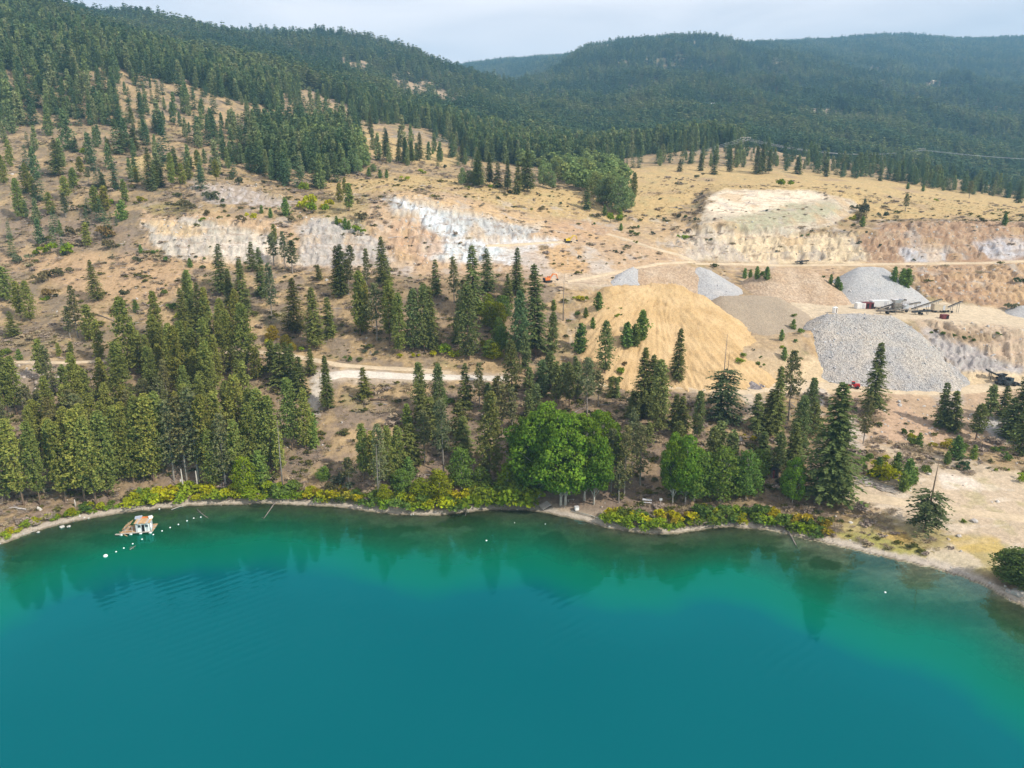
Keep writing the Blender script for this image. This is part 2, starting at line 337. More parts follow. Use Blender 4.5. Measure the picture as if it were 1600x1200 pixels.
# platforms and lower benches
G_([(1230,470),(1480,472),(1620,488),(1620,520),(1480,505),(1400,498),(1280,500),(1230,500)], (.50,.41,.29), 4, (262,306), .95)
G_([(1420,497),(1500,505),(1620,515),(1620,590),(1500,592),(1460,545)], (.42,.32,.23), 6, (240,285), .9)
rockpaint([(1435,512),(1470,520),(1560,560),(1600,575),(1590,592),(1520,588),(1470,560)], (.31,.29,.29), (.42,.38,.34), .85, (240,285))
G_([(1450,515),(1520,515),(1560,530),(1540,538),(1470,528)], (.26,.18,.1), 5, (240,285), .7)
G_([(1040,575),(1200,560),(1260,560),(1620,585),(1620,615),(1260,618),(1100,612),(1040,606)], (.52,.40,.25), 4, (226,262), .9)
G_([(1110,560),(1240,480),(1260,600),(1130,590)], (.38,.28,.17), 5, (236,290), .7)
G_([(500,578),(700,580),(800,585),(800,596),(690,598),(490,600)], (.42,.34,.26), 4, (220,240), .8)
# slope below the haul road
G_([(1330,612),(1480,615),(1620,605),(1620,720),(1500,700),(1420,690),(1340,700)], (.40,.285,.19), 8, None, .85)
G_([(1370,640),(1410,630),(1480,672),(1500,692),(1440,690),(1380,690)], (.41,.28,.19), 6, None, .7)
G_([(1530,650),(1570,655),(1590,692),(1545,690),(1530,670)], (.40,.385,.37), 5, None, .9)
G_([(1450,612),(1500,616),(1500,650),(1470,640)], (.34,.30,.26), 7, None, .7)
G_([(1350,690),(1420,700),(1600,735),(1620,760),(1500,750),(1380,712)], (.50,.42,.32), 7, None, .6)
G_([(1320,655),(1345,650),(1350,720),(1320,700)], (.47,.41,.35), 6, None, .8)
G_([(1255,600),(1285,605),(1290,650),(1265,650)], (.43,.40,.38), 6, None, .7)
G_([(1150,600),(1190,620),(1200,660),(1160,650)], (.43,.37,.30), 6, None, .7)
G_([(480,590),(500,582),(500,650),(485,660)], (.50,.45,.38), 4, (195,240), .9)
# flat lot and shore meadow on the right
G_([(1340,745),(1440,735),(1520,738),(1640,755),(1640,870),(1560,860),(1500,835),(1400,805),(1320,790),(1320,772)], (.47,.375,.27), 7, None, .9)
G_([(1460,740),(1520,745),(1540,765),(1470,762)], (.60,.53,.45), 5, None, .8)
G_([(1350,805),(1440,822),(1560,850),(1640,870),(1640,930),(1560,905),(1470,880),(1330,848),(1300,820)], (.36,.30,.13), 6, None, .8)
meadow = poly_mask([(1300,830),(1360,835),(1460,860),(1530,885),(1480,882),(1400,868),(1320,850)], 4)
lay(meadow, (.27,.27,.06), .6)
G_([(1440,855),(1500,858),(1530,880),(1510,890),(1450,875)], (.50,.42,.32), 4, None, .8)
G_([(1380,825),(1420,822),(1440,845),(1400,850)], (.42,.29,.1), 5, None, .5)
lotv = poly_mask([(1340,745),(1640,745),(1640,900),(1320,830)], 8)
lay(lotv*sstep(.05, .4, fbm(SX+11, SY-70, 7, 4)), (.33,.29,.15), .6); lay(lotv*sstep(.1, .4, fbm(SX*.5, SY*1.4, 5, 4)), (.55,.47,.37), .6); lay(lotv*sstep(.2, .45, n_fin), (.27,.215,.15), .5)
G_([(1365,828),(1425,825),(1440,842),(1390,846)], (.50,.33,.09), 5, None, .55); G_([(1478,838),(1550,842),(1560,862),(1490,860)], (.50,.35,.10), 5, None, .55)
# clearing under the cottonwoods
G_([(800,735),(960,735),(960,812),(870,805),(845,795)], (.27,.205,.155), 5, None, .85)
G_([(835,782),(900,790),(960,808),(950,822),(880,808),(835,797)], (.44,.36,.27), 4, None, .85)
G_([(735,700),(760,735),(770,760),(730,750)], (.30,.24,.19), 6, None, .7)
# left hillside details: outcrops and darker brush
rockpaint([(0,595),(60,560),(115,570),(80,620),(40,640),(0,630)], (.40,.35,.30), (.30,.26,.23), .5, (190,250), 9)
rockpaint([(295,285),(380,290),(455,320),(440,340),(330,325)], (.31,.265,.235), (.40,.36,.34), .75, (340,405), 8)
G_([(0,330),(140,340),(210,360),(220,395),(100,385),(0,380)], (.22,.165,.13), 12, (290,380), .55)
G_([(215,322),(290,318),(310,333),(240,335)], (.20,.17,.05), 5, (300,380), .7)
G_([(480,300),(580,310),(575,360),(540,350),(490,335)], (.25,.22,.07), 8, (300,400), .4)
# forest floor: density of woodland, also used to scatter the far trees
FD = np.zeros_like(ZG)
def wood(pts, d, soft=8, yl=None):
    global FD
    FD = np.maximum(FD, poly_mask(pts, soft, yl)*d)
farn = fbm(SX, SY, 90, 4); farf = fbm(SX, SY, 32, 3)
FD = np.where(SY > 850, 1.0, 0)*sstep(800, 900, SY)
wood([(-400,-200),(2000,-200),(2000,262),(1500,262),(1300,240),(1170,225),(1000,240),(870,262),(760,250),(640,210),(480,182),(300,135),(180,112),(-400,112)], 1.0, 6, (560, 5000))
# thin places on the left mountain
for p_, k in (([(190,128),(300,122),(345,185),(420,215),(400,235),(330,232),(230,205),(190,200)], .95), ([(465,95),(545,85),(600,110),(560,130),(480,120)], .55), ([(650,120),(720,150),(740,165),(690,160)], .7),
              ([(540,170),(640,200),(730,230),(720,266),(600,250),(500,215)], .9), ([(640,130),(730,160),(700,180),(620,160)], .6), ([(480,140),(540,150),(520,190),(470,180)], .6), ([(0,60),(60,30),(160,40),(200,110),(160,190),(0,190)], .62),
              ([(405,150),(480,180),(470,205),(400,180)], .55)):
    FD *= 1-k*poly_mask(p_, 14, (380, 1700))*sstep(-.5, -.1, farf+.3)
for p_ in ([(215,140),(300,136),(350,160),(395,190),(380,208),(300,205),(225,200),(195,180)], [(192,112),(240,112),(250,140),(195,150)], [(422,142),(480,140),(550,165),(548,192),(500,190),(440,175)], [(525,100),(575,100),(570,113),(528,113)],
          [(608,135),(650,128),(735,160),(730,179),(660,172),(615,160)], [(587,187),(650,195),(715,215),(717,236),(640,228),(590,210)], [(748,195),(800,205),(800,220),(755,215)], [(525,160),(552,165),(550,206),(528,204)]):
    FD *= 1-.93*poly_mask(p_, 7, (420, 1700))
for p_ in ([(935,150),(960,152),(955,160),(938,158)], [(1448,126),(1470,127),(1468,135),(1450,134)], [(1095,164),(1150,166),(1140,173),(1100,171)], [(1265,168),(1330,176),(1325,186),(1270,180)], [(1355,106),(1378,108),(1370,116),(1355,115)], [(975,138),(1000,140),(990,150)], [(1315,122),(1340,126),(1330,131)], [(1205,92),(1230,96),(1222,104)], [(930,60),(975,62),(960,72),(905,80)]):
    mm = poly_mask(p_, 3, (900, 4000)); FD *= 1-mm; lay(mm, (.40,.32,.25))
wood([(400,205),(560,215),(560,265),(520,300),(440,300),(385,262)], .45, 8, (380, 620))
FD *= 1-.6*poly_mask([(190,60),(700,90),(800,230),(640,200),(300,120),(190,130)], 12, (560, 1600))*sstep(-.1, .25, farf)
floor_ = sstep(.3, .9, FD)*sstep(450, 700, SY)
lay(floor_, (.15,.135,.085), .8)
lay(sstep(600, 900, SY)*(1-floor_), (.36,.27,.18), .7)
# near stands: needle litter
litter = np.zeros_like(ZG)
for p_ in ([(0,600),(200,520),(430,560),(500,680),(460,770),(200,790),(0,830)], [(540,440),(830,430),(880,560),(700,560),(560,530)], [(620,620),(1000,600),(1060,700),(960,800),(640,790)], [(1000,690),(1290,690),(1300,820),(960,820)]):
    litter = np.maximum(litter, poly_mask(p_, 14))
lay(litter, (.185,.135,.09), .55)
low = sstep(235, 190, SY)*(SX < 60)*(dsh > 3); lay(low*sstep(-.25, .2, n_mid), (.20,.148,.115), .55)
# gravel strand and wet edge
strand = sstep(0, .2, dsh)*(1-sstep(1.6, 2.9, dsh+1.2*n_mid))
lay(strand, (.44, .385, .32), .9); lay(strand*sstep(.0, .4, n_fin), (.30,.26,.22), .6)
lay(sstep(-3, 0, dsh)*(1-sstep(.15, .6, dsh)), (.16, .135, .10), .9)
# lake bed: marl with dark weed
bed = dsh < 0
lay(bed*1.0, (.30, .27, .17), 1)
lay(bed*sstep(.02, .22, fbm(SX*.6, SY, 13, 4)+.1), (.085, .085, .03), .75)
lay(bed*sstep(-14, -3, dsh)*(1-sstep(.3, .42, scols[None, :])), (.13, .115, .06), .65)
for cx, cy, a, b in ((845,903,38,13), (925,908,45,14), (1000,903,45,16), (870,862,22,7), (910,870,26,7), (945,882,30,9), (860,846,34,14), (1285,882,25,9), (1060,858,40,7), (1180,858,50,6), (720,815,40,9), (600,830,60,9), (200,845,70,14), (400,822,90,12), (60,870,50,10), (760,900,25,14)):
    dd = np.hypot((PXW-cx)/a, (PYW-cy)/b); lay(bed*(1-sstep(.75, 1.15, dd)), (.055, .06, .02), .85)
alb *= (1+.22*n_fin+.10*fbm(SX, SY, .9, 2))[..., None]
alb = np.clip(alb, .01, .85)
for nme, lb, pts, hw in ROADS:
    m = near_path(pts, hw*1.6); lay(m, (.47, .37, .25), .6)
# ------------------------------------------------------------------ terrain mesh
def N(t, ty, **kw):
    n = t.nodes.new(ty)
    for k, v in kw.items():
        if k in n.inputs: n.inputs[k].default_value = v
        else: setattr(n, k, v)
    return n
def new_mat(name):
    m = bpy.data.materials.new(name); m.use_nodes = True; t = m.node_tree; b = t.nodes['Principled BSDF']
    b.inputs['Roughness'].default_value = .9; b.inputs['Specular IOR Level'].default_value = .15; return m, t, b
def mul_noise(t, col_socket, specs, coord):
    """multiply a colour by several noises given as (scale, lo, hi)"""
    cur = col_socket
    for sc, lo, hi in specs:
        n = N(t, 'ShaderNodeTexNoise', Scale=sc, Detail=5.0, Roughness=.65); t.links.new(coord, n.inputs['Vector'])
        r = N(t, 'ShaderNodeMapRange'); r.inputs[1].default_value = .3; r.inputs[2].default_value = .7; r.inputs[3].default_value = lo; r.inputs[4].default_value = hi
        t.links.new(n.outputs['Fac'], r.inputs[0])
        mxn = N(t, 'ShaderNodeVectorMath', operation='SCALE'); t.links.new(cur, mxn.inputs[0]); t.links.new(r.outputs[0], mxn.inputs['Scale']); cur = mxn.outputs[0]
    return cur
mat_ground, t, b = new_mat('soil_and_rock')
at = N(t, 'ShaderNodeAttribute', attribute_name='albedo'); g = N(t, 'ShaderNodeNewGeometry')
c = mul_noise(t, at.outputs['Color'], [(.9, .80, 1.2), (3.5, .78, 1.22)], g.outputs['Position'])
t.links.new(c, b.inputs['Base Color'])
bn = N(t, 'ShaderNodeTexNoise', Scale=1.1, Detail=6.0, Roughness=.7); t.links.new(g.outputs['Position'], bn.inputs['Vector'])
bu = N(t, 'ShaderNodeBump', Strength=.55, Distance=.5); t.links.new(bn.outputs['Fac'], bu.inputs['Height']); t.links.new(bu.outputs[0], b.inputs['Normal'])
def grid_faces(ny, nx):
    a = np.arange(ny*nx).reshape(ny, nx)
    return np.stack([a[:-1, :-1].ravel(), a[:-1, 1:].ravel(), a[1:, 1:].ravel(), a[1:, :-1].ravel()], 1)
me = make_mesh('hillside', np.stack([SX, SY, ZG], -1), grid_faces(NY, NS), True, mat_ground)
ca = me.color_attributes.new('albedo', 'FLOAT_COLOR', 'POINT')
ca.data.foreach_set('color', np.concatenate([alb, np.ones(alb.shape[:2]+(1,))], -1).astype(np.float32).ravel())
tag(add_obj('hillside', me), 'dry brushy hills, quarry benches and forested mountains rising from the lake shore', kind='structure')
# roads: thin sheets following the ground
mat_road, t, b = new_mat('dirt_road'); g = N(t, 'ShaderNodeNewGeometry'); rgb = N(t, 'ShaderNodeRGB'); rgb.outputs[0].default_value = (.50, .40, .275, 1)
t.links.new(mul_noise(t, rgb.outputs[0], [(.25, .85, 1.15), (1.6, .8, 1.15)], g.outputs['Position']), b.inputs['Base Color'])
mat_road2 = mat_road.copy(); mat_road2.name = 'gravel_road'; [n for n in mat_road2.node_tree.nodes if n.type == 'RGB'][0].outputs[0].default_value = (.55, .50, .43, 1)
for nme, lb, pts, hw in ROADS:
    a = np.array(pts, float); n = 24*len(a); kk = np.linspace(0, len(a)-1, n)
    px = np.interp(kk, np.arange(len(a)), a[:, 0]); py = np.interp(kk, np.arange(len(a)), a[:, 1])
    w3 = [hit(x, y) for x, y in zip(px, py)]; w3 = np.array([p for p in w3 if p is not None])
    for _ in range(6): w3[1:-1] = (w3[:-2]+w3[1:-1]*2+w3[2:])/4
    # drop occasional jumps
    tan = np.gradient(w3[:, :2], axis=0); tan /= np.linalg.norm(tan, axis=1)[:, None]+1e-9; nor = np.stack([-tan[:, 1], tan[:, 0]], 1)
    m_ = 7; off = np.linspace(-1, 1, m_)
    rough = 1+.22*pnoise(np.arange(len(w3))*.13, np.zeros(len(w3))+hw)
    P = w3[:, None, :2]+nor[:, None, :]*(off[None, :, None]*(hw*rough)[:, None, None])
    edge = np.abs(off)[None, :]**4
    Z = ground(P[..., 0], P[..., 1])+.22-.55*edge
    o = add_obj(nme, make_mesh(nme, np.concatenate([P, Z[..., None]], -1), grid_faces(len(w3), m_), True, mat_road2 if 'gravel road' in lb else mat_road))
    tag(o, lb, kind='structure')
# ------------------------------------------------------------------ lake surface
wy = np.concatenate([[-3000, -600, -100, 0, 30, 55, 75], np.linspace(85, 215, 190)])
wx = np.concatenate([[-6000, -1500, -400], np.linspace(-190, 210, 260), [450, 1500, 6000]])
WX, WY = np.meshgrid(wx, wy)
dep = np.where((WY > 50) & (np.abs(WX) < 230) & (np.abs(WX) < WY*1.3), -ground(np.clip(WX, -1.3*np.abs(WY), 1.3*np.abs(WY)), np.maximum(WY, 45)), 30.0)
dep = np.maximum(dep, 0)
me = make_mesh('lake', np.stack([WX, WY, np.zeros_like(WX)], -1), grid_faces(*WX.shape), True)
fa = me.attributes.new('depth', 'FLOAT', 'POINT'); fa.data.foreach_set('value', dep.astype(np.float32).ravel())
mat_water = bpy.data.materials.new('lake_water'); mat_water.use_nodes = True; t = mat_water.node_tree; t.nodes.clear()
o_ = N(t, 'ShaderNodeOutputMaterial'); at = N(t, 'ShaderNodeAttribute', attribute_name='depth')
def expfac(k):
    m1 = N(t, 'ShaderNodeMath', operation='MULTIPLY'); m1.inputs[1].default_value = -k; t.links.new(at.outputs['Fac'], m1.inputs[0])
    m2 = N(t, 'ShaderNodeMath', operation='EXPONENT'); t.links.new(m1.outputs[0], m2.inputs[0]); return m2.outputs[0]
body = N(t, 'ShaderNodeBsdfDiffuse'); ramp = N(t, 'ShaderNodeValToRGB')
md = N(t, 'ShaderNodeMath', operation='DIVIDE'); md.inputs[1].default_value = 20.0; t.links.new(at.outputs['Fac'], md.inputs[0]); t.links.new(md.outputs[0], ramp.inputs[0])
els = ramp.color_ramp.elements
els[0].position = 0; els[0].color = (.035, .13, .04, 1); els[1].position = 1; els[1].color = (.0001, .079, .095, 1)
for p_, c_ in ((.08, (.010, .12, .055)), (.2, (.001, .15, .088)), (.36, (.0005, .128, .094)), (.6, (.0002, .086, .103))):
    e = els.new(p_); e.color = (*c_, 1)
t.links.new(ramp.outputs[0], body.inputs['Color'])
tr = N(t, 'ShaderNodeBsdfTransparent'); comb = N(t, 'ShaderNodeCombineColor'); 
for i, k in enumerate((.42, .10, .17)): t.links.new(expfac(k), comb.inputs[i])
t.links.new(comb.outputs[0], tr.inputs['Color'])
m_op = N(t, 'ShaderNodeMixShader'); t.links.new(expfac(.30), m_op.inputs[0]); t.links.new(body.outputs[0], m_op.inputs[1]); t.links.new(tr.outputs[0], m_op.inputs[2])
gl = N(t, 'ShaderNodeBsdfGlossy', Roughness=.03); gl.inputs['Color'].default_value = (.12, .95, 1.0, 1); fr = N(t, 'ShaderNodeFresnel', IOR=1.33)
g = N(t, 'ShaderNodeNewGeometry'); mpw = N(t, 'ShaderNodeMapping'); mpw.inputs['Scale'].default_value = (.45, 1.0, 1.0); mpw.inputs['Rotation'].default_value = (0, 0, .35)
t.links.new(g.outputs['Position'], mpw.inputs[0])
n1 = N(t, 'ShaderNodeTexNoise', Scale=.55, Detail=2.5, Roughness=.5, Distortion=.3); t.links.new(mpw.outputs[0], n1.inputs['Vector'])
wv = N(t, 'ShaderNodeTexWave', Scale=.15, Distortion=2.6, Detail=2.0); wv.bands_direction = 'X'
wv.inputs['Detail Scale'].default_value = .6
mp2 = N(t, 'ShaderNodeMapping'); mp2.inputs['Rotation'].default_value = (0, 0, -2.25); t.links.new(g.outputs['Position'], mp2.inputs[0]); t.links.new(mp2.outputs[0], wv.inputs['Vector'])
nm = N(t, 'ShaderNodeTexNoise', Scale=.022, Detail=2.0); t.links.new(g.outputs['Position'], nm.inputs['Vector'])
rm = N(t, 'ShaderNodeMapRange'); rm.inputs[1].default_value = .38; rm.inputs[2].default_value = .66; rm.inputs[3].default_value = .0; rm.inputs[4].default_value = 1.3; t.links.new(nm.outputs['Fac'], rm.inputs[0])
rd_ = N(t, 'ShaderNodeMapRange'); rd_.inputs[1].default_value = 9; rd_.inputs[2].default_value = 16; t.links.new(at.outputs['Fac'], rd_.inputs[0])
rmm = N(t, 'ShaderNodeMath', operation='MULTIPLY'); t.links.new(rm.outputs[0], rmm.inputs[0]); t.links.new(rd_.outputs[0], rmm.inputs[1])
ma = N(t, 'ShaderNodeMath', operation='MULTIPLY_ADD'); t.links.new(rmm.outputs[0], ma.inputs[1]); t.links.new(wv.outputs['Fac'], ma.inputs[0]); t.links.new(n1.outputs['Fac'], ma.inputs[2])
bu = N(t, 'ShaderNodeBump', Strength=.15, Distance=.2); t.links.new(ma.outputs[0], bu.inputs['Height'])
t.links.new(bu.outputs[0], gl.inputs['Normal']); t.links.new(bu.outputs[0], fr.inputs['Normal'])
m_f = N(t, 'ShaderNodeMixShader'); t.links.new(fr.outputs[0], m_f.inputs[0]); t.links.new(m_op.outputs[0], m_f.inputs[1]); t.links.new(gl.outputs[0], m_f.inputs[2])
t.links.new(m_f.outputs[0], o_.inputs['Surface']); me.materials.append(mat_water)
tag(add_obj('lake', me), 'calm teal and emerald lake water in front of the shore', kind='structure')
# far lake bed under the sheet and land far beyond
# ------------------------------------------------------------------ stockpiles
mats_pile = {}
def pile_mat(name, c1, c2, sc=1.6, bump=.8):
    if name in mats_pile: return mats_pile[name]
    m, t, b = new_mat(name); g = N(t, 'ShaderNodeNewGeometry')
    v = N(t, 'ShaderNodeTexVoronoi', Scale=sc); t.links.new(g.outputs['Position'], v.inputs['Vector'])
    n = N(t, 'ShaderNodeTexNoise', Scale=.12, Detail=6.0, Roughness=.6); t.links.new(g.outputs['Position'], n.inputs['Vector'])
    sepx = N(t, 'ShaderNodeSeparateColor'); t.links.new(v.outputs['Color'], sepx.inputs[0])
    r1 = N(t, 'ShaderNodeMapRange'); r1.inputs[1].default_value = .35; r1.inputs[2].default_value = .65; t.links.new(n.outputs['Fac'], r1.inputs[0])
    mix = N(t, 'ShaderNodeMixRGB'); mix.inputs[1].default_value = (*c1, 1); mix.inputs[2].default_value = (*c2, 1); t.links.new(r1.outputs[0], mix.inputs[0])
    r2 = N(t, 'ShaderNodeMapRange'); r2.inputs[3].default_value = 1-.35*bump; r2.inputs[4].default_value = 1+.35*bump; t.links.new(sepx.outputs[0], r2.inputs[0])
    scn = N(t, 'ShaderNodeVectorMath', operation='SCALE'); t.links.new(mix.outputs[0], scn.inputs[0]); t.links.new(r2.outputs[0], scn.inputs['Scale']); t.links.new(scn.outputs[0], b.inputs['Base Color'])
    bu = N(t, 'ShaderNodeBump', Strength=bump, Distance=.35); t.links.new(v.outputs['Distance'], bu.inputs['Height']); t.links.new(bu.outputs[0], b.inputs['Normal'])
    mats_pile[name] = m; return m
def pile(name, label, pts, ztop_off, slope, mat, res=.55, noise=.35, rill=.0, ext=60, front=1.0, minh=.12):
    """heap of loose material: flat or ridged top through pts (photo px, py, depth Y), sides at the angle of repose"""
    W = np.array([[float(v) for v in unproj(*p)] for p in pts]); W[:, 2] += ztop_off
    x0, y0 = W[:, :2].min(0)-ext; x1, y1 = W[:, :2].max(0)+ext
    gx = np.arange(x0, x1, res); gy = np.arange(y0, y1, res); X, Y = np.meshgrid(gx, gy)
    best = np.full(X.shape, -1e9)
    segs = list(zip(W[:-1], W[1:])) if len(W) > 1 else [(W[0], W[0]+.01)]
    for a, c in segs:
        dx, dy = c[0]-a[0], c[1]-a[1]; tt = np.clip(((X-a[0])*dx+(Y-a[1])*dy)/(dx*dx+dy*dy+1e-9), 0, 1)
        d = np.hypot(X-a[0]-tt*dx, Y-a[1]-tt*dy); d = np.sqrt(d*d+2.2)-1.4
        z = a[2]+(c[2]-a[2])*tt-slope*d*(1-.0012*np.minimum(d, 60)); best = np.maximum(best, z)
    ang = np.arctan2(X-W[:, 0].mean(), Y-W[:, 1].mean())
    best += noise*fbm(X, Y, 9, 4)+.25*noise*fbm(X, Y, 1.8, 3)+rill*fbm(ang*60, np.hypot(X-W[:, 0].mean(), Y-W[:, 1].mean())*.15, 2.0, 3)
    gz = ground(X, Y); h = best-gz; keepv = h > -.4
    kf = keepv[:-1, :-1] & keepv[1:, :-1] & keepv[:-1, 1:] & keepv[1:, 1:]
    Fc = grid_faces(*X.shape)[kf.ravel()]
    if len(Fc) == 0: print('EMPTY PILE', label); return None
    # keep only the patch connected round the crest
    used = np.unique(Fc); re = -np.ones(X.size, int); re[used] = np.arange(len(used))
    V = np.stack([X.ravel(), Y.ravel(), best.ravel()], 1)[used]
    o = add_obj(name, make_mesh(name, V, re[Fc], True, mat)); PILES.append((gx, gy, np.where(keepv, best, -1e9), o))
    return tag(o, label, name.replace('_', ' '))
PILES = []
GREYG = pile_mat('grey_crushed_rock', (.31,.30,.295), (.41,.365,.315), 2.4, .9)
FINEG = pile_mat('grey_fine_gravel', (.33,.33,.335), (.40,.385,.37), 2.2, .5)
SAND = pile_mat('yellow_sand', (.43,.29,.14), (.52,.37,.20), 3.0, .35)
REDG = pile_mat('reddish_gravel', (.36,.255,.165), (.42,.325,.235), 1.4, .6)
OLIV = pile_mat('olive_grey_gravel', (.29,.235,.175), (.33,.265,.19), 2.2, .35)
DARKG = pile_mat('dark_scree', (.15,.13,.135), (.21,.185,.18), 1.2, .9)
pile('sand_pile', 'huge golden sand pile with smooth flanks in the middle right of the quarry', [(955,449,272),(1010,444,277),(1060,446,277),(1085,458,274)], 0, .66, SAND, noise=1.3, rill=1.0)
pile('gravel_pile', 'biggest grey crushed rock pile, sloping from the crusher platform down to the dirt road', [(1292,492,268),(1345,491,268),(1392,494,268)], .3, .69, GREYG, res=.5, noise=.3, rill=.3)
pile('gravel_pile', 'flat topped blue grey gravel pile standing behind the crusher machines', [(1344,420,318),(1360,419,318),(1376,421,318)], .8, .70, FINEG, noise=.25)
pile('gravel_pile', 'broad reddish mound with pale grey flanks above the sand pile', [(1000,420,314),(1045,416,318),(1092,418,318)], .2, .6, REDG, noise=.35)
pile('gravel_pile', 'pale grey talus cone on the right flank of the broad reddish mound', [(1094,420,317),(1104,424,315)], .9, .60, FINEG, noise=.2, ext=40)
pile('gravel_pile', 'narrow pale gravel ramp on the left flank of the broad reddish mound', [(988,421,314),(976,428,310),(962,440,303)], .9, .62, FINEG, noise=.15, ext=20)
pile('gravel_pile', 'rounded reddish brown mound left of the flat topped grey pile', [(1205,420,318),(1235,418,320),(1262,421,318)], .2, .62, REDG, noise=.4)
pile('gravel_pile', 'smooth olive brown gravel slope between the sand pile and the big rock pile', [(1130,463,284),(1170,462,284),(1212,464,284)], .2, .6, OLIV, noise=.25)
pile('gravel_pile', 'low long pale gravel mound at the right end of the crusher platform', [(1462,476,303),(1505,479,303)], .2, .5, OLIV, noise=.2, ext=25)
pile('gravel_pile', 'blue grey gravel pile cut by the right edge of the photo', [(1598,478,300),(1625,476,300)], .2, .5, FINEG, noise=.2, ext=30)
pile('gravel_pile', 'small pale grey heap beside the foot of the reddish mound', [(1105,461,292),(1116,461,292)], .2, .6, FINEG, noise=.15, ext=20, res=.4)
pile('gravel_pile', 'low dark purplish scree heap on the near edge of the dirt road', [(1150,598,236),(1172,594,236),(1188,598,236)], .2, .55, DARKG, noise=.3, ext=18, res=.35)
def surf(X, Y):
    """height of ground or of a pile lying on it"""
    z = float(ground(X, Y))
    for gx, gy, B, o in PILES:
        if gx[0] < X < gx[-1] and gy[0] < Y < gy[-1]:
            i = int((Y-gy[0])/(gy[1]-gy[0])); j = int((X-gx[0])/(gx[1]-gx[0])); z = max(z, B[min(i, len(gy)-1), min(j, len(gx)-1)])
    return max(z, 0)
def hitp(px, py, ymin=90, ymax=1500):
    """first ground or pile point seen at a photo position"""
    rx, ry, rz = [float(v) for v in ray(px, py)]
    p = hit(px, py, ymin, ymax)
    if p is None: return None
    if p[1] < 225 or p[1] > 380: return p
    Y = 225.0
    while Y < p[1]:
        if H+rz/ry*Y <= surf(rx/ry*Y, Y): return rx/ry*Y, Y, surf(rx/ry*Y, Y)
        Y += .4
    return p
# ------------------------------------------------------------------ plants: meshes
def foliage_mat(name, rnd=.25, transl=.25, hue=.06, use_color=True, base=(.05, .07, .02)):
    m = bpy.data.materials.new(name); m.use_nodes = True; t = m.node_tree; t.nodes.clear()
    o_ = N(t, 'ShaderNodeOutputMaterial'); oi = N(t, 'ShaderNodeObjectInfo'); g = N(t, 'ShaderNodeTexCoord')
    if use_color: src = oi.outputs['Color']
    else:
        rc = N(t, 'ShaderNodeValToRGB'); t.links.new(oi.outputs['Random'], rc.inputs[0]); e = rc.color_ramp.elements
        e[0].color = (*base[0], 1); e[1].color = (*base[-1], 1); e[1].position = 1
        for i, c in enumerate(base[1:-1]): q_ = e.new((i+1)/(len(base)-1)); q_.color = (*c, 1)
        src = rc.outputs[0]
    n = N(t, 'ShaderNodeTexNoise', Scale=9.0, Detail=3.0, Roughness=.7); t.links.new(g.outputs['Object'], n.inputs['Vector'])
    r = N(t, 'ShaderNodeMapRange'); r.inputs[1].default_value = .3; r.inputs[2].default_value = .7; r.inputs[3].default_value = 1-rnd*1.3; r.inputs[4].default_value = 1+rnd*1.6; t.links.new(n.outputs['Fac'], r.inputs[0])
    r2 = N(t, 'ShaderNodeMapRange'); r2.inputs[3].default_value = .5-hue; r2.inputs[4].default_value = .5+hue; t.links.new(n.outputs['Fac'], r2.inputs[0])
    hs = N(t, 'ShaderNodeHueSaturation'); t.links.new(r2.outputs[0], hs.inputs['Hue']); t.links.new(r.outputs[0], hs.inputs['Value']); t.links.new(src, hs.inputs['Color'])
    d = N(t, 'ShaderNodeBsdfDiffuse'); tl = N(t, 'ShaderNodeBsdfTranslucent'); mxs = N(t, 'ShaderNodeMixShader'); mxs.inputs[0].default_value = transl
    t.links.new(hs.outputs[0], d.inputs[0]); t.links.new(hs.outputs[0], tl.inputs[0]); t.links.new(d.outputs[0], mxs.inputs[1]); t.links.new(tl.outputs[0], mxs.inputs[2]); t.links.new(mxs.outputs[0], o_.inputs[0])
    return m
M_NEEDLE = foliage_mat('needles', .22, .22, .02); M_LEAF = foliage_mat('leaves', .22, .35, .02); M_TWIG = foliage_mat('twigs', .2, 0, .01)
def flat_mat(name, col, var=.3, sc=2.0, rough=.9, metal=0):
    m, t, b = new_mat(name); g = N(t, 'ShaderNodeTexCoord'); rgb = N(t, 'ShaderNodeRGB'); rgb.outputs[0].default_value = (*col, 1)
    t.links.new(mul_noise(t, rgb.outputs[0], [(sc, 1-var, 1+var)], g.outputs['Object']), b.inputs['Base Color'])
    b.inputs['Roughness'].default_value = rough; b.inputs['Metallic'].default_value = metal; return m
M_BARK = flat_mat('brown_bark', (.17, .115, .08), .35, 6); M_PALE = flat_mat('pale_bark', (.42, .38, .33), .3, 9); M_DEAD = flat_mat('dead_wood', (.22, .185, .165), .3, 8)
M_BARKG = flat_mat('grey_bark', (.24, .21, .18), .3, 8)
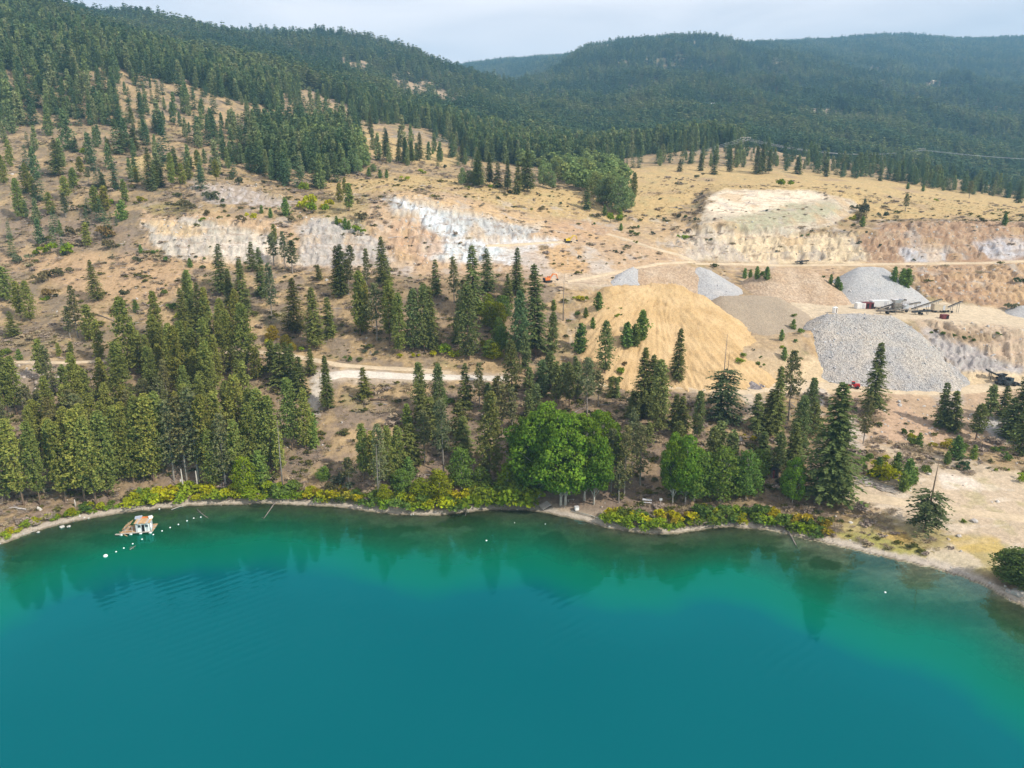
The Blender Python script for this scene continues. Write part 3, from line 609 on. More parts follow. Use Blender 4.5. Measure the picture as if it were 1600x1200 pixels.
class MB:
    def __init__(s): s.v = []; s.f = []; s.n = 0
    def add(s, v, f):
        v = np.asarray(v, float).reshape(-1, 3); s.v.append(v); s.f += [tuple(int(i)+s.n for i in q) for q in f]; s.n += len(v)
    def box(s, c, d, rz=0, rx=0, ry=0):
        x, y, z = np.array(d)/2; p = np.array([(i, j, k) for k in (-z, z) for j in (-y, y) for i in (-x, x)])
        R = np.array(Matrix.Rotation(rz, 3, 'Z') @ Matrix.Rotation(ry, 3, 'Y') @ Matrix.Rotation(rx, 3, 'X'))
        s.add(p@R.T+np.array(c), [(0,2,3,1),(4,5,7,6),(0,1,5,4),(2,6,7,3),(0,4,6,2),(1,3,7,5)])
    def tube(s, pts, rads, n=6):
        pts = [np.array(p, float) for p in pts]; V = []
        for i, p in enumerate(pts):
            d = pts[min(i+1, len(pts)-1)]-pts[max(i-1, 0)]; d /= np.linalg.norm(d)+1e-9
            a = np.cross(d, (0, 0, 1) if abs(d[2]) < .9 else (1, 0, 0)); a /= np.linalg.norm(a); b_ = np.cross(d, a)
            for k in range(n): th = 2*math.pi*k/n; V.append(p+(a*math.cos(th)+b_*math.sin(th))*rads[i])
        Fc = [(i*n+k, i*n+(k+1) % n, (i+1)*n+(k+1) % n, (i+1)*n+k) for i in range(len(pts)-1) for k in range(n)]
        Fc += [tuple(range(n))[::-1], tuple((len(pts)-1)*n+k for k in range(n))]; s.add(V, Fc)
    def cyl(s, a, b, r, n=8): s.tube([a, b], [r, r], n)
    def mesh(s, name, mat, smooth=False): return make_mesh(name, np.concatenate(s.v), s.f, smooth, mat)
def leafquads(C, D, S, length, width, rng):
    """flat diamond leaves: centre C, long direction D, side direction S"""
    n = len(C); L_ = (D*length[:, None]); W_ = (S*width[:, None])
    V = np.stack([C-L_*.5, C-L_*.05+W_*.5, C+L_*.5, C-L_*.05-W_*.5], 1).reshape(-1, 3)
    return V, (np.arange(n)[:, None]*4+np.arange(4)[None, :])
def unit(a): return a/(np.linalg.norm(a, axis=-1, keepdims=True)+1e-9)
def conifer_mesh(seed, R=.17, t0=.12, n=34, per=7, droop=.25, rise=.15, tuft=.06, pine=False, gap=.1, irr=.25, top=1.0, pw=.8, k=5):
    rng = np.random.default_rng(seed); C = []; D = []; S = []; Ln = []; Wd = []; wood = MB()
    ph = rng.uniform(0, 6.3)
    for i in range(n):
        t_ = t0+(top-t0)*((i+rng.uniform(-.4, .4))/n); q = (t_-t0)/(1-t0); q = min(max(q, 0), 1)
        prof = R*(min(1, .45+2.2*q) if pine else min(1, .72+1.4*q))*(1-q)**pw+.012
        for j in range(per):
            if rng.random() < gap: continue
            a = rng.uniform(0, 6.283); l = prof*(1+irr*rng.normal())*(1+.22*math.sin(2*a+ph)*(1-q)); l = max(l, .012)
            dh = np.array([math.cos(a), math.sin(a), 0]); sd = np.array([-dh[1], dh[0], 0])
            rs = rise*(.3+q)+rng.normal()*.08
            for u in (np.linspace(.22, 1, k) if not pine else rng.uniform(.45, 1.05, k)):
                p = dh*u*l+np.array([0, 0, t_+rs*u*l-droop*l*u*u])
                if pine:
                    for _ in range(2):
                        d = rng.normal(size=3); d[2] = abs(d[2])*.9+.1; d += dh*.7; d /= np.linalg.norm(d); s = np.cross(d, rng.normal(size=3)); s /= np.linalg.norm(s)
                        C.append(p+rng.normal(size=3)*tuft*.28); D.append(d); S.append(s); Ln.append(tuft*rng.uniform(.7, 1.3)); Wd.append(tuft*rng.uniform(.5, .8))
                else:
                    for sg in (-1, 1):
                        d = dh*.75+sd*sg*rng.uniform(.3, 1)+np.array([0, 0, -.25+rng.normal()*.2]); d /= np.linalg.norm(d); s = np.cross(d, np.array([0, 0, 1.])+rng.normal(size=3)*.35); s /= np.linalg.norm(s)
                        ll = tuft*rng.uniform(.7, 1.3)*(1.15-.45*q); C.append(p+d*ll*.45); D.append(d); S.append(s); Ln.append(ll); Wd.append(ll*.5)
    for _ in range(8):
        C.append(np.array([0, 0, .985*top])+rng.normal(size=3)*.004); D.append(unit(np.array([rng.normal()*.3, rng.normal()*.3, 1.]))); S.append(unit(rng.normal(size=3))); Ln.append(.035); Wd.append(.012)
    V, Fq = leafquads(np.array(C), np.array(D), np.array(S), np.array(Ln), np.array(Wd), rng)
    return V, Fq
def trunk_mesh(seed, top=.97, r=.011, mat=None, stubs=0, lean=.01, t1=.4):
    rng = np.random.default_rng(seed+100); m = MB(); zz = [-.04, .02, .25, .5, .75, top]
    off = np.cumsum(rng.normal(size=(6, 2))*lean*.4, 0); off[:2] = 0; off *= .5
    m.tube([(off[i, 0], off[i, 1], z) for i, z in enumerate(zz)], [r*1.5, r*1.15, r*.9, r*.7, r*.42, r*.1], 6)
    for i in range(stubs):
        z = rng.uniform(.12, t1); a = rng.uniform(0, 6.28); l = rng.uniform(.02, .07); m.tube([(0, 0, z), (math.cos(a)*l, math.sin(a)*l, z-.01+rng.normal()*.01)], [r*.2, r*.06], 3)
    return m.mesh('trunk', mat or M_BARK, True)
def broad_mesh(seed, lobes=14, leaves=3200, H0=.25, R=.27, ls=.045, tall=1.0, rs=1.0):
    """leafy crown: many clumps on the ends of limbs, leaves spread through and over each clump"""
    rng = np.random.default_rng(seed); V = []; c = []; 
    for i in range(lobes):
        q = (i+.5)/lobes; z = H0+(.93-H0)*q; rr = R*math.sin(math.pi*min(.98, .16+.80*q))**.7*rng.uniform(.45, .95); a = i*2.4+rng.normal()*.4
        c.append((math.cos(a)*rr, math.sin(a)*rr, z*tall, rng.uniform(.085, .15)*rs*(1.2 if q < .7 else .85)))
    c = np.array(c); pick = rng.choice(lobes, leaves, p=c[:, 3]**2/np.sum(c[:, 3]**2)); d = unit(rng.normal(size=(leaves, 3))); rad = c[pick, 3]*rng.uniform(.3, 1.12, leaves)**.5
    P = c[pick, :3]+d*rad[:, None]*np.array([1.15, 1.15, .85]); Dn = unit(np.cross(d+rng.normal(size=(leaves, 3))*.5, rng.normal(size=(leaves, 3)))); S = unit(np.cross(Dn, d+rng.normal(size=(leaves, 3))*.6))
    L_ = ls*rng.uniform(.6, 1.3, leaves)
    v, f = leafquads(P, Dn, S, L_, L_*.75, rng)
    tm = MB(); th = H0+.25
    tm.tube([(0, 0, -.04), (.003, 0, .1), (0, .008, th), (0, 0, .8)], [.017, .013, .010, .003], 6)
    for x, y, z, r_ in c:
        zs = max(.1, z-.22); tm.tube([(0, 0, zs), (x*.5, y*.5, zs+.10), (x, y, z)], [.006, .004, .0015], 4)
    return v, f, tm
def bush_mesh(seed, leaves=420, flat=.75, ls=.16, hollow=.4, spiky=False):
    rng = np.random.default_rng(seed); nl = 7; c = np.concatenate([rng.normal(size=(nl, 2))*.26, rng.uniform(.2, .62, (nl, 1))*flat], 1); r = rng.uniform(.2, .36, nl)
    pick = rng.integers(0, nl, leaves); d = unit(rng.normal(size=(leaves, 3))); d[:, 2] = np.abs(d[:, 2])*.9-.1; P = c[pick]+d*(r[pick]*rng.uniform(hollow, 1.1, leaves)**.6)[:, None]; P[:, 2] = np.maximum(P[:, 2], .02)
    if spiky: Dn = unit(d+rng.normal(size=(leaves, 3))*.35+np.array([0, 0, .5]))
    else: Dn = unit(rng.normal(size=(leaves, 3)))
    S = unit(np.cross(Dn, rng.normal(size=(leaves, 3)))); L_ = ls*rng.uniform(.6, 1.4, leaves)
    return leafquads(P, Dn, S, L_, L_*(.09 if spiky else .7), rng)
fir = []; pine = []; spar = []; young = []
for s_ in range(4):
    fir.append((make_mesh('crown', *conifer_mesh(10+s_, R=(.15, .18, .165, .135)[s_], t0=(.06, .1, .04, .14)[s_], n=36, per=8, tuft=.058, gap=.08, irr=.3), False, M_NEEDLE), trunk_mesh(10+s_)))
for s_ in range(4):
    pine.append((make_mesh('crown', *conifer_mesh(30+s_, R=(.135, .12, .15, .13)[s_], t0=(.14, .2, .1, .24)[s_], n=30, per=7, tuft=.046, pine=True, gap=.08, irr=.3, pw=.55, k=5), False, M_NEEDLE), trunk_mesh(30+s_, r=.013, stubs=10, t1=.3)))
for s_ in range(3):
    spar.append((make_mesh('crown', *conifer_mesh(50+s_, R=(.12, .10, .13)[s_], t0=(.34, .25, .42)[s_], n=22, per=6, tuft=.046, pine=True, gap=.3, irr=.4, pw=.5, k=5), False, M_NEEDLE), trunk_mesh(50+s_, r=.013, stubs=24, mat=M_BARKG)))
for s_ in range(3):
    young.append((make_mesh('crown', *conifer_mesh(70+s_, R=.21, t0=.0, n=24, per=9, tuft=.075, droop=.1, rise=.7, gap=.0, irr=.3, pw=.85, pine=True, k=4), False, M_NEEDLE), trunk_mesh(70+s_, r=.014)))
tallp = []
for s_ in range(4):
    tallp.append((make_mesh('crown', *conifer_mesh(230+s_, R=(.125, .11, .14, .12)[s_], t0=(.14, .22, .1, .2)[s_], n=50, per=9, tuft=.026, pine=True, gap=.08, irr=.3, pw=.55, k=7), False, M_NEEDLE), trunk_mesh(230+s_, r=.010, stubs=14, t1=.3)))
tallf = []
for s_ in range(3):
    tallf.append((make_mesh('crown', *conifer_mesh(240+s_, R=(.14, .165, .125)[s_], t0=(.06, .1, .12)[s_], n=62, per=11, tuft=.032, gap=.1, irr=.32, k=7), False, M_NEEDLE), trunk_mesh(240+s_)))
talls = []
for s_ in range(3):
    talls.append((make_mesh('crown', *conifer_mesh(250+s_, R=(.11, .095, .12)[s_], t0=(.34, .25, .4)[s_], n=36, per=8, tuft=.026, pine=True, gap=.3, irr=.4, pw=.5, k=7), False, M_NEEDLE), trunk_mesh(250+s_, r=.010, stubs=30, mat=M_BARKG)))
cott = []
for s_ in range(4):
    v_, f_, tm = broad_mesh(90+s_, 46, 8500, (.3, .25, .34, .2)[s_], .30, .030, rs=.62)
    cott.append((make_mesh('crown', v_, f_, False, M_LEAF), tm.mesh('trunk', M_PALE, True)))
birch = []
for s_ in range(3):
    v_, f_, tm = broad_mesh(120+s_, 26, 3600, .16, .21, .036, rs=.75)
    birch.append((make_mesh('crown', v_, f_, False, M_LEAF), tm.mesh('trunk', M_PALE, True)))
bushm = [make_mesh('shrub', *bush_mesh(150+s_), False, M_LEAF) for s_ in range(5)]
# dead snag and half dead fir
sn = MB(); rr_ = random.Random(3); sn.tube([(0,0,-.03),(0,0,.5),(.01,0,1)], [.014,.009,.002], 6)
for i in range(34):
    z = rr_.uniform(.3, .97); a = rr_.uniform(0, 6.28); l = .07*(1.1-z)+.012; sn.tube([(0,0,z),(math.cos(a)*l,math.sin(a)*l,z+rr_.uniform(-.01,.012))], [.0018,.0005], 3)
SNAG = sn.mesh('trunk', M_DEAD, True)
v_, f_ = conifer_mesh(200, R=.22, t0=.17, n=22, per=8, tuft=.042, gap=.2, irr=.3, top=.56, pw=.8, k=7, droop=.4); HALF = (make_mesh('crown', v_, f_, False, M_NEEDLE), trunk_mesh(200, r=.014))
v_, f_ = conifer_mesh(201, R=.20, t0=.07, n=32, per=9, tuft=.045, gap=.12, irr=.35, top=.74, pw=.5, k=7); HALF2 = (make_mesh('crown', v_, f_, False, M_NEEDLE), trunk_mesh(201, r=.011))
# ------------------------------------------------------------------ plants: where they stand
TK = 550/1600.0
TILES = {'A': (0, 0), 'B': (525, 0), 'C': (1050, 0), 'D': (0, 380), 'E': (525, 380), 'G': (1050, 380)}
TREES = """
D 440 262 190 f;D 60 425 120 f;D 195 620 185 p;D 140 355 190 p;D 95 340 170 p;D 30 262 160 p;D 355 430 240 s;D 410 445 170 p;D 320 432 150 s;D 270 520 70 p;D 325 525 80 p
D 1010 235 235 f;D 1110 335 270 f;D 1050 300 190 f;D 1148 130 140 f;D 1192 245 230 f;D 1235 335 250 s;D 1245 100 150 s;D 1298 118 175 s;D 1330 138 155 s;D 1342 410 255 f;D 1435 480 285 f;D 1500 425 185 f;D 1540 238 230 f;D 1450 170 76 f;D 1585 230 160 s
D 858 335 205 f;D 912 395 220 f;D 940 400 160 p;D 880 380 130 f;D 1020 470 225 p;D 1055 600 300 p;D 712 520 195 p;D 745 590 230 p;D 620 545 170 p;D 560 770 325 p;D 700 720 255 p;D 725 560 240 p;D 800 640 280 p;D 835 600 250 p;D 892 650 270 p;D 950 690 260 p;D 990 640 230 p;D 640 600 200 p;D 780 560 190 p;D 850 470 120 p;D 970 560 190 f
D 1120 740 205 p;D 1280 640 190 f;D 1335 655 205 f;D 1300 560 115 f;D 1365 700 190 f;D 1240 600 160 p;D 1412 600 125 f;D 1492 755 250 f;D 1330 940 330 p;D 1390 935 280 p;D 1422 925 110 y;D 1190 1000 345 p;D 1235 1020 330 p;D 1180 1110 165 y;D 1085 640 120 p;D 1170 620 150 p
D 25 1180 400 p;D 110 1192 400 p;D 185 1192 385 p;D 262 1130 330 p;D 300 1180 370 p;D 390 1185 430 p;D 440 1190 410 p;D 492 1150 390 p;D 560 1080 350 p;D 605 1090 300 p;D 655 1080 390 p;D 700 1080 400 p;D 742 1040 370 p;D 792 1080 370 s;D 850 1082 390 s;D 905 1090 440 s;D 952 1085 400 p;D 1030 1120 350 s;D 1085 1100 300 p;D 1140 1050 330 p;D 1000 1000 330 p;D 870 960 330 p;D 350 1100 360 p
D 78 780 270 p;D 130 790 150 s;D 200 830 170 s;D 300 700 150 p;D 310 850 210 p;D 372 700 150 p;D 405 785 215 p;D 470 705 185 p;D 240 900 160 s;D 430 900 200 p;D 500 860 230 p;D 620 900 230 p;D 760 900 260 p;D 20 720 190 p;D 20 900 190 s;D 545 640 130 p;D 930 850 250 p;D 1050 850 230 p
E 25 240 240 f;E 70 130 125 s;E 140 210 190 s;E 215 200 235 f;E 240 240 170 f;E 110 420 300 p;E 130 415 250 p;E 188 442 265 s;E 245 465 300 p;E 290 512 290 p;E 350 492 290 p;E 402 492 310 p;E 430 482 290 f;E 455 250 180 f;E 537 272 215 s;E 562 440 230 s;E 620 340 335 f;E 690 232 212 f;E 818 235 220 f;E 778 275 140 f;E 605 530 350 p;E 545 452 120 f;E 908 522 432 f;E 835 560 345 p;E 985 520 210 p;E 800 700 265 p;E 860 600 200 p;E 590 745 205 f;E 652 765 225 s;E 720 700 80 p;E 130 700 140 f;E 388 822 185 f;E 325 835 105 y;E 412 870 70 y;E 697 1080 410 p;E 578 982 200 f;E 490 1055 340 s;E 560 900 180 p
E 130 1082 265 p;E 200 1155 340 s;E 282 1065 235 p;E 245 1092 270 p;E 165 1080 230 p;E 330 1080 110 y;E 60 1120 150 s;E 912 785 150 p;E 935 705 180 p;E 1000 740 205 p;E 1060 745 205 p;E 1100 705 170 p;E 1142 785 270 s;E 1192 745 170 s;E 960 650 140 p;E 880 720 160 p;E 740 790 190 s;E 800 850 200 s;E 690 760 130 p;E 1222 592 245 p;E 1250 700 90 f;E 1275 705 95 f;E 1390 792 322 f;E 1432 800 300 f;E 1467 872 345 p;E 1345 792 130 f;E 1550 622 240 f;E 1390 442 140 y;E 1358 472 105 y;E 1318 476 118 y;E 1112 497 132 y;E 1192 302 82 y;E 1168 387 52 y;E 1310 1150 325 s;E 1250 1130 290 s;E 1382 1100 280 s;E 1420 920 110 p;E 1345 1050 300 s;E 1285 1180 180 s;E 1160 640 110 p
E 1032 352 215 d
G 225 808 330 k;G 110 912 245 p;G 468 865 312 f;G 528 805 320 s;G 440 860 200 f;G 620 842 235 p;G 570 985 295 p;G 640 880 160 p;G 700 1192 560 f;G 725 1180 420 f;G 868 912 225 s;G 905 785 340 f;G 1222 832 205 f;G 1270 852 185 f;G 1380 892 165 p;G 1435 805 165 p;G 1500 795 150 f;G 1575 885 315 f;G 1535 890 190 f;G 1595 960 260 f;G 40 870 180 f;G 15 830 150 f
G 20 1005 200 p;G 180 1020 190 p;G 265 1045 170 s;G 410 1000 150 f;G 480 1055 200 p
G 1147 1312 345 h
A 130 882 145 p;A 95 1002 195 p;A 230 976 105 p;A 265 800 175 f;A 305 912 115 p;A 440 992 150 p;A 480 960 120 p;A 560 1000 90 y;A 572 932 120 p;A 400 1122 115 p;A 470 862 82 f;A 525 862 82 f;A 625 842 85 p;A 690 862 195 f;A 725 850 130 f;A 800 792 120 f;A 785 862 170 p;A 830 840 100 p;A 905 780 100 p;A 985 825 100 p;A 405 832 72 s;A 50 760 130 p;A 20 840 140 p;A 345 690 70 f;A 495 690 60 p;A 610 690 110 f;A 555 690 90 f;A 600 560 70 p;A 155 900 100 p;A 370 800 90 p;A 340 860 100 p;A 300 990 120 s;A 1300 980 80 y;A 1250 1105 90 p;A 860 820 90 p
B 650 852 172 f;B 700 842 150 f;B 780 862 142 f;B 822 882 152 f;B 872 872 200 f;B 640 842 110 f;B 735 850 120 f;B 850 850 130 f;B 1140 952 125 f;B 1350 922 140 p;B 575 745 110 f;B 380 732 132 f;B 285 742 112 f;B 315 745 125 f;B 345 742 110 f;B 230 722 135 f;B 1290 1002 60 y;B 160 610 110 f;B 60 600 90 f;B 35 600 95 f;B 40 880 75 p;B 60 960 130 p;B 20 920 90 p;B 1305 900 90 f
C 190 792 92 f;C 130 776 82 f;C 262 780 110 f;C 290 750 100 f;C 385 792 130 f;C 410 790 140 f;C 440 788 110 f;C 570 792 82 f;C 700 802 72 f;C 775 797 68 f;C 842 806 42 f;C 945 822 62 f;C 1040 822 92 f;C 872 962 62 s;C 1060 962 85 s;C 1350 902 82 s;C 1572 922 82 f;C 1510 1022 52 y;C 690 780 70 f;C 545 735 50 f;C 1170 810 60 f;C 1280 830 60 f;C 35 780 55 f;C 1400 870 60 f;C 865 1030 50 y
E 975 660 170 p;E 1030 690 150 p;E 1085 640 130 p;E 880 800 120 p
"""
BROAD = """
E 922 1152 400 c;E 958 1108 400 c;E 1022 1192 440 c;E 1044 1188 420 c;E 1130 1168 400 c;E 1172 1188 330 c;E 870 1100 330 c;E 1090 1120 370 c;E 1000 1060 320 c;E 1210 1060 300 c;E 1190 960 210 c;E 905 960 200 c
E 1530 1188 300 c;E 570 1120 200 b;E 700 390 135 v;E 742 410 150 v;E 720 530 85 v;E 690 300 75 v;E 755 500 140 b;E 700 520 90 b;E 760 340 110 b;E 780 1150 160 v;E 850 1150 170 b;E 660 1120 110 b;E 640 330 90 v
E 390 1170 110 v;E 470 1165 140 v;E 300 1130 110 b;E 220 1180 90 v;E 740 460 130 b
G 5 1150 300 c;G 60 1185 330 c;G 100 1170 260 b;G 220 1175 260 b;G 200 1000 90 b;G 335 1165 240 b;G 400 1040 110 b;G 545 1185 225 c;G 520 1160 150 b;G 290 1120 160 b;G 150 1160 220 b;G 380 1120 150 b
D 1120 1150 190 v;D 1470 1080 70 b;D 1240 440 70 w;D 1300 470 60 w;D 1330 490 45 w;D 830 340 40 w
B 575 842 85 g;B 610 840 70 g;B 1180 900 130 g;B 1215 930 130 g;B 1250 940 160 g;B 1290 972 180 g;B 1320 960 120 g;B 1150 830 80 g;B 1090 835 85 g;B 1040 825 90 g;B 980 860 90 g;B 940 850 110 g;B 1000 800 80 g;B 960 790 60 g;B 1200 810 70 g;B 20 790 80 g;B 60 780 110 g;B 100 790 90 g;B 140 760 80 g;B 30 700 90 g;B 90 700 80 g;B 170 780 40 g
A 1420 690 70 g;A 1480 680 70 g;A 1540 670 60 g;A 1580 660 60 g;A 1350 660 60 g;A 1290 640 50 g;A 1570 800 90 g;A 1500 780 90 g
G 1080 1220 0 c
"""
def tr_spec(txt):
    for ln in txt.replace('\n', ';').split(';'):
        a = ln.split()
        if len(a) == 5 and float(a[3]) > 0: x0, y0 = TILES[a[0]]; yield x0+float(a[1])*TK, y0+float(a[2])*TK, float(a[3])*TK, a[4]
REG = [(0,200,690,900,'on the shore slope at the left edge'),(200,350,690,900,'on the shore slope above the raft'),(350,520,690,900,'on the shore slope right of the raft'),
 (0,250,560,690,'on the left slope below the thin track'),(250,520,560,690,'in the dense left stand'),(0,250,430,560,'on brushy slope above the thin track'),
 (250,520,430,560,'on the slope below the pale quarry face'),(520,700,430,575,'below the blue white rock face'),(700,905,430,600,'between quarry floor and gravel road'),
 (520,800,575,700,'just below the broad gravel road'),(520,800,700,900,'on the shore left of the grove'),(800,960,560,720,'behind the cottonwood grove'),(800,960,720,900,'in the grove by the beach'),
 (960,1125,600,900,'right of the cottonwood grove'),(905,1125,430,600,'in front of the sand pile'),(1125,1340,560,900,'on the slope left of the dirt lot'),(1340,1700,560,900,'around the dirt lot at right'),
 (0,250,0,430,'on the upper left hillside'),(250,560,0,430,'above the pale quarry face'),(560,1010,0,330,'behind the blue white rock face'),(1010,1700,0,345,'along the back of the golden field'),
 (560,1010,330,430,'on the quarry rock face'),(1010,1700,345,560,'among the gravel piles')]
def place_phrase(px, py):
    for a, b_, c_, d_, s_ in REG:
        if a <= px < b_ and c_ <= py < d_: return s_
    return 'on the open hillside'
NUMW = ['first','second','third','fourth','fifth','sixth','seventh','eighth','ninth','tenth','eleventh','twelfth','thirteenth','fourteenth','fifteenth','sixteenth','seventeenth','eighteenth','nineteenth','twentieth'] + ['twenty-'+s for s in ('first','second','third','fourth','fifth','sixth','seventh','eighth','ninth')]+['thirtieth']+['thirty-'+s for s in ('first','second','third','fourth','fifth','sixth','seventh','eighth','ninth')]+['fortieth']
LAB = {}
def queue_label(o, px, prefix): LAB.setdefault(prefix, []).append((px, o))
def flush_labels():
    for pre, lst in LAB.items():
        lst.sort(key=lambda q: q[0])
        for i, (px, o) in enumerate(lst):
            o['label'] = pre if len(lst) == 1 else pre+((', '+(('leftmost' if i == 0 else 'rightmost' if i == len(lst)-1 else NUMW[i]+' from left'))) if i < len(NUMW) else ', one of many')
    LAB.clear()
def jit(c, s, rng): k = 1+rng.normal()*s; h = rng.normal()*s*.5; return (max(.004, c[0]*(k+h)), max(.004, c[1]*k), max(.003, c[2]*(k-h)), 1)
prng = np.random.default_rng(99)
def colour_of(kind, px, py):
    if kind == 'f': return ((.138,.162,.048), 'dark green') if px > 650 or py < 400 else ((.155,.172,.045), 'dark green')
    if kind == 'p': return ((.215,.23,.055), 'olive green') if px < 640 else ((.17,.195,.065), 'olive green')
    if kind == 's': return (.165,.165,.070), 'thin olive'
    if kind == 'y': return (.17,.24,.055), 'bright green'
    return (.085,.115,.05), 'dark green'
def stand(kind, x, y, z, h, px, py, fat=None):
    rz = prng.uniform(0, 6.283); col, cw = colour_of(kind, px, py)
    if kind == 'f': m, nm = fir[prng.integers(4)], 'fir_tree'
    elif kind == 'p': m, nm = pine[prng.integers(4)], 'pine_tree'
    elif kind == 's': m, nm = spar[prng.integers(3)], 'pine_tree'
    elif kind == 'y': m, nm = young[prng.integers(3)], 'young_pine'
    elif kind == 'h': m, nm = HALF, 'fir_tree'
    elif kind == 'k': m, nm = HALF2, 'fir_tree'
    if h > 15 and kind in 'fps': m = {'f': tallf, 'p': tallp, 's': talls}[kind]; m = m[prng.integers(len(m))]
    col = jit(col, .13, prng)
    e = empty(nm, (x, y, z), rz, cat='tree', group='conifers on the hillside')
    e.rotation_euler = (prng.normal()*.015, prng.normal()*.015, rz)
    wsc = h*(fat if fat else prng.uniform(.9, 1.15)*(1.25 if h < 14 else 1.0))
    tk = add_obj('trunk', m[1], e, scale=(wsc, wsc, h)); c_ = add_obj('crown', m[0], e, scale=(wsc, wsc, h)); c_.color = col
    szw = 'tall' if h > 25 else 'medium' if h > 15 else 'short'
    return e, szw, cw, nm
PLACED = []
fr2 = np.random.default_rng(21)
def filler(pts, n, h0, h1, kinds, gap=9):
    a = np.array(pts, float); out = []; tries = 0
    while len(out) < n and tries < 4000:
        tries += 1; px, py = fr2.uniform(a[:, 0].min(), a[:, 0].max()), fr2.uniform(a[:, 1].min(), a[:, 1].max())
        if poly_mask(pts, .5, P=(np.array([px]), np.array([py]), np.array([1.])))[0] < .5: continue
        if min([1e9]+[math.hypot(px-q[0], (py-q[1])*1.5) for q in out]) < gap: continue
        out.append((px, py, fr2.uniform(h0, h1), kinds[int(fr2.integers(len(kinds)))]))
    return out
FILL = filler([(0,650),(110,600),(200,560),(430,590),(480,680),(470,750),(300,770),(0,780)], 34, 75, 125, 'ppps', 16)+filler([(150,560),(215,500),(300,480),(380,540),(400,600),(200,620)], 10, 60, 90, 'pfp', 16)+filler([(970,650),(1080,650),(1290,680),(1290,740),(1000,740)], 4, 55, 80, 'pfps', 18)+filler([(640,640),(790,640),(800,740),(640,730)], 7, 60, 90, 'psf', 16)
def base_and_height(px, py, hp, cap=1500):
    p = hitp(px, min(py, np.interp(px, sp[:, 0], sp[:, 1])-9))
    if p is None or p[1] > cap: return None
    x, y, z = p; _, ry, rz = ray(px, py-hp); zt = H+rz/ry*y; return x, y, z, float(zt-z)
KW = {'s': 'sparse'}
for px, py, hp, kd in list(tr_spec(TREES))+FILL:
    if px > 1625 or px < -20: continue
    r_ = base_and_height(px, py, hp)
    if r_ is None: continue
    x, y, z, h = r_; h = max(h, 2.5); PLACED.append((x, y, .09*h))
    if kd == 'd':
        e = empty('dead_tree', (x, y, z), 0, 'bare dead grey snag standing left of the sand pile', 'tree'); add_obj('trunk', SNAG, e, scale=(h, h, h)); continue
    e, szw, cw, nm = stand(kd, x, y, z-.2, h, px, py)
    if kd == 'h': tag(e, 'lone fir with a long dead bare top beside the shore lot at right'); continue
    if kd == 'k': tag(e, 'dark fir with dead pointed top just below the dirt road, right of sand pile'); continue
    queue_label(e, px, f"{szw} {cw} {nm.split('_')[-2] if nm != 'young_pine' else 'young'} {'tree' if nm != 'young_pine' else 'pine'} {place_phrase(px, py-hp*.1)}")
BC = {'c': ((.14,.225,.024), 'broad green leafy tree', 'cottonwood_tree'), 'b': ((.125,.19,.035), 'light green leafy tree', 'birch_tree'), 'v': ((.20,.235,.014), 'yellow green leafy tree', 'birch_tree'),
      'w': ((.30,.235,.02), 'small yellow autumn tree', 'aspen_tree'), 'g': ((.18,.235,.09), 'pale green aspen tree', 'aspen_tree')}
for px, py, hp, kd in tr_spec(BROAD):
    r_ = base_and_height(px, py, hp)
    if r_ is None: continue
    x, y, z, h = r_; h = max(h, 3); c3, wd, nm = BC[kd]; PLACED.append((x, y, .15*h))
    m = cott[prng.integers(4)] if kd == 'c' else birch[prng.integers(3)]
    e = empty(nm, (x, y, z-.2), prng.uniform(0, 6.28), cat='tree', group='leafy trees'); wsc = h*((prng.uniform(.85, 1.1) if px < 970 else prng.uniform(.68, .85)) if kd == 'c' else prng.uniform(1.0, 1.35) if h > 9 else 1.8)
    add_obj('trunk', m[1], e, scale=(wsc, wsc, h)); c_ = add_obj('crown', m[0], e, scale=(wsc, wsc, h)); c_.color = jit(c3, .11, prng)
    queue_label(e, px, f"{wd} {place_phrase(px, py-hp*.1)}")
flush_labels()
